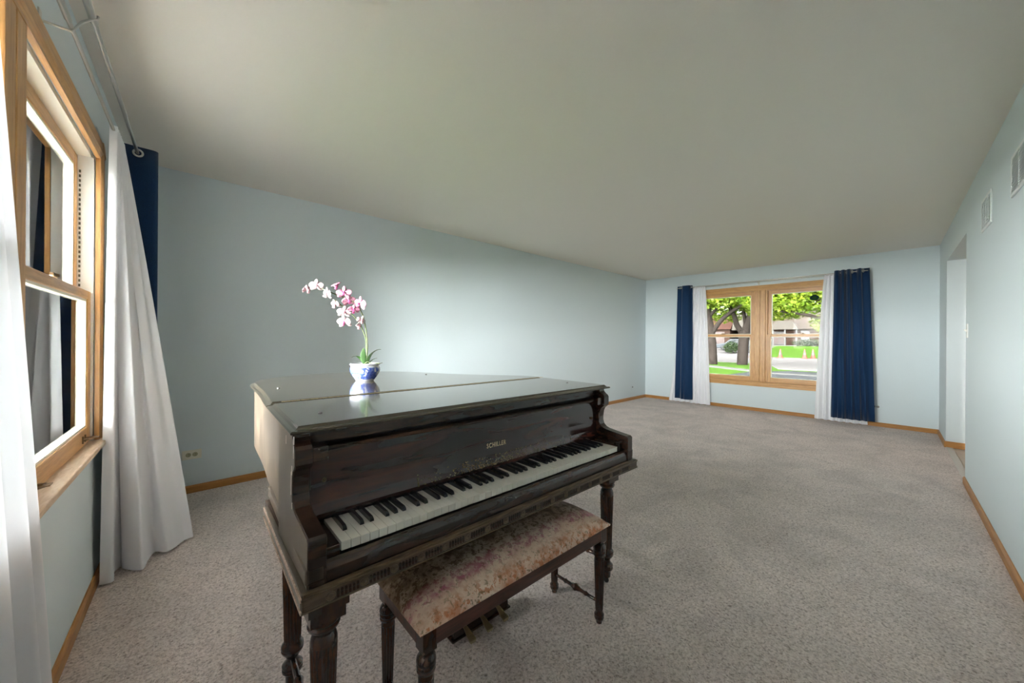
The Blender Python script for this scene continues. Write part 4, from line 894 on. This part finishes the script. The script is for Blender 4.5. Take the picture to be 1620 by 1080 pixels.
tree('street_tree', (27.3, 9.12, G), [([(27.3, 9.12, G-0.1), (27.3, 9.15, 0.8), (27.3, 9.25, 2.0), (27.3, 9.45, 3.3), (27.3, 9.6, 5.5)], 0.33, 0.16), ([(27.3, 9.15, 1.7), (27.2, 8.6, 2.5), (27.1, 7.9, 3.1), (27.0, 6.8, 3.75), (27.0, 5.6, 4.2)], 0.16, 0.06), ([(27.3, 9.3, 2.9), (27.4, 8.8, 3.5), (27.5, 8.2, 4.0)], 0.12, 0.05), ([(27.3, 9.3, 2.6), (27.0, 10.2, 3.6), (27.0, 11, 4.4)], 0.14, 0.06)],
     [(27, 9.8, 5.2, 3.0, 2.6, 1.9), (26.5, 8.6, 3.95, 1.6, 1.6, 0.65), (29, 9.3, 3.4, 1.2, 1.5, 1.0), (28, 11, 4.2, 2, 2, 1.5), (29.5, 8.6, 3.0, 1, 0.8, 0.5)], 11000, 0.105, 'left street tree, single upright trunk with one long low branch', 21)
tree('street_tree', (28.3, 7.6, G), [([(28.3, 7.6, G-0.1), (28.3, 7.55, 0.6), (28.3, 7.5, 1.3), (28.3, 7.45, 1.9)], 0.33, 0.30), ([(28.3, 7.5, 1.6), (28.3, 7.9, 2.2), (28.3, 8.1, 2.9), (28.2, 8.4, 3.6), (28.1, 8.9, 4.6)], 0.19, 0.09), ([(28.3, 7.45, 1.7), (28.3, 7.25, 2.4), (28.3, 7.0, 3.2), (28.3, 6.85, 4.2), (28.3, 6.6, 5.6)], 0.27, 0.15), ([(28.3, 7.4, 2.0), (28.4, 7.5, 2.8), (28.5, 7.65, 3.7), (28.5, 7.6, 4.8)], 0.14, 0.07), ([(28.3, 6.95, 3.0), (28.0, 6.0, 3.35), (27.6, 5.0, 3.8), (27.2, 4.2, 4.3)], 0.12, 0.05)],
     [(28, 6.5, 5.0, 3.0, 3.0, 1.9), (28.5, 5.6, 3.25, 1.9, 1.9, 0.75), (26.5, 5.2, 3.8, 2.0, 2.2, 1.0), (29, 7.4, 3.9, 1.2, 1.6, 0.7)], 16000, 0.105, 'forked street tree, trunk splitting low into thick limbs', 22)
tree('street_tree', (26.5, 1.6, G), [([(26.5, 1.6, G-0.1), (26.5, 1.7, 1.2), (26.5, 1.9, 2.4), (26.5, 2.0, 5)], 0.32, 0.16), ([(26.5, 1.9, 1.6), (26.3, 2.9, 2.2), (26.2, 3.8, 2.65), (26.2, 5.2, 2.95), (26.2, 5.9, 3.05)], 0.13, 0.04), ([(26.4, 1.9, 1.9), (26.4, 3.0, 3.0), (26.2, 3.6, 3.9), (26.2, 4.0, 5.0)], 0.15, 0.07), ([(26.4, 1.9, 2.6), (26.3, 2.7, 3.7), (26.3, 3.1, 4.8)], 0.12, 0.06)],
     [(26.3, 3.0, 5.1, 2.6, 3.0, 1.8), (26.6, 4.3, 3.3, 1.6, 1.6, 0.6), (27, 3.0, 2.4, 1.0, 0.9, 0.9), (27, 1.6, 3.2, 2, 1.2, 1.5)], 9500, 0.10, 'right street tree, leafy limbs leaning in behind the right sash', 23)
for i, (x, y, hgt, lab) in enumerate([(86, 30, 9, 'big background tree behind the garage roof'), (84, 17, 8, 'background tree behind the cream gable'), (88, 6, 10, 'background tree behind the brown house'), (80, -6, 9, 'background tree right of the brown house')]):
    tree('background_tree', (x, y, 0.5), [([(x, y, 0.3), (x, y, hgt*0.5), (x, y, hgt*0.8)], 0.35, 0.12)], [(x, y, hgt*0.66, 5.5, 6.5, hgt*0.42)], 1500, 0.42, lab, 31+i, 'leaves3')
def shrub(name, x, y, z, rx, ry, rz, lab, seed, nn=700):
    t = empty(name, (x, y, z), 0, label=lab, cat='shrub')
    MB().tube([(0, 0, -0.05), (0, 0, rz)], 0.03, 6).build('stem', M['bark'], t)
    leafmesh([(0, 0, rz*0.7, rx, ry, rz)], nn, 0.10, seed).build('foliage', M['leaves2'], t)
shrub('foundation_shrub', 59.0, 8.4, 0.55, 0.7, 1.9, 0.55, 'long dark foundation shrub below the right house windows', 41)
shrub('foundation_shrub', 59.0, 13.7, 0.55, 0.6, 0.8, 0.6, 'dark round shrub left of the house porch', 42, 400)
shrub('foundation_shrub', 59.2, 15.4, 0.55, 0.6, 0.9, 0.6, 'dark shrub below the cream gable', 43, 400)
shrub('street_shrub', 45.5, 13.3, 0.0, 0.8, 0.75, 0.65, 'loose shrub beside the parked cars', 44, 500)
# cars
def car(x, y, z, rz, paint_, lab):
    t = empty('parked_car', (x, y, z), rz, label=lab, cat='car')
    pr1 = [(-2.1, 0.3), (2.1, 0.3), (2.15, 0.75), (1.2, 0.9), (0.6, 1.4), (-1.1, 1.42), (-1.7, 0.95), (-2.15, 0.85)]
    MB().prism(pr1, -0.85, 0.85, 'y').build('body', paint_, t, bevel=0.08)
    wn = MB(); wn.prism([(-1.5, 0.95), (1.05, 0.95), (0.55, 1.34), (-1.05, 1.36)], -0.87, 0.87, 'y').build('window_glass', M['pane'], t)
    for sx in (-1.3, 1.3):
        for sy in (-0.8, 0.8):
            w_ = MB(); w_.lathe([(0.30, -0.1), (0.32, -0.06), (0.32, 0.06), (0.30, 0.1)], 18); w_.v = [(p[0]+sx, p[2]+sy, p[1]+0.32) for p in w_.v]; w_.build('wheel', M['black'], t)
car(50.5, 14.2, 0.0, 1.9, M['carw'], 'pale blue car parked on the drive beyond the shrub')
car(47.2, 12.6, -0.2, 1.9, M['card'], 'black car parked nearest the forked tree')
car(52.5, 19.4, 0.2, 1.7, M['card'], 'black car behind the left street tree')
# cones
cn = empty('traffic_cone', (0, 0, 0), 0, cat='traffic cone', group='orange traffic cones along the street')
MB().box(-0.24, 0.24, -0.24, 0.24, 0, 0.05).build('base', M['orange'], cn)
MB().lathe([(0.19, 0.05), (0.04, 0.85), (0.02, 0.86)], 16).build('cone_body', M['orange'], cn, smooth=True, autos=40)
b_ = MB(); b_.lathe([(0.142, 0.32), (0.102, 0.53)], 16, caps=False); b_.lathe([(0.084, 0.63), (0.068, 0.71)], 16, caps=False); b_.build('reflective_collar', M['cwhite'], cn, smooth=True)
spots = [((40.4, 10.5), 'leftmost orange traffic cone, half behind the mullion'), ((41.5, 10.25), 'orange traffic cone just right of the leftmost one'), ((42.2, 9.05), 'orange traffic cone at the left of the right sash'), ((41.6, 8.05), 'orange traffic cone alone in the middle of the lawn edge'), ((42.2, 6.35), 'left cone of the pair near the white sheer'), ((42.9, 5.85), 'rightmost orange traffic cone beside the white sheer')]
for i, ((x, y), lab) in enumerate(spots):
    o = cn if i == 0 else copy_tree(cn)
    o.location = (x, y, G); o['label'] = lab
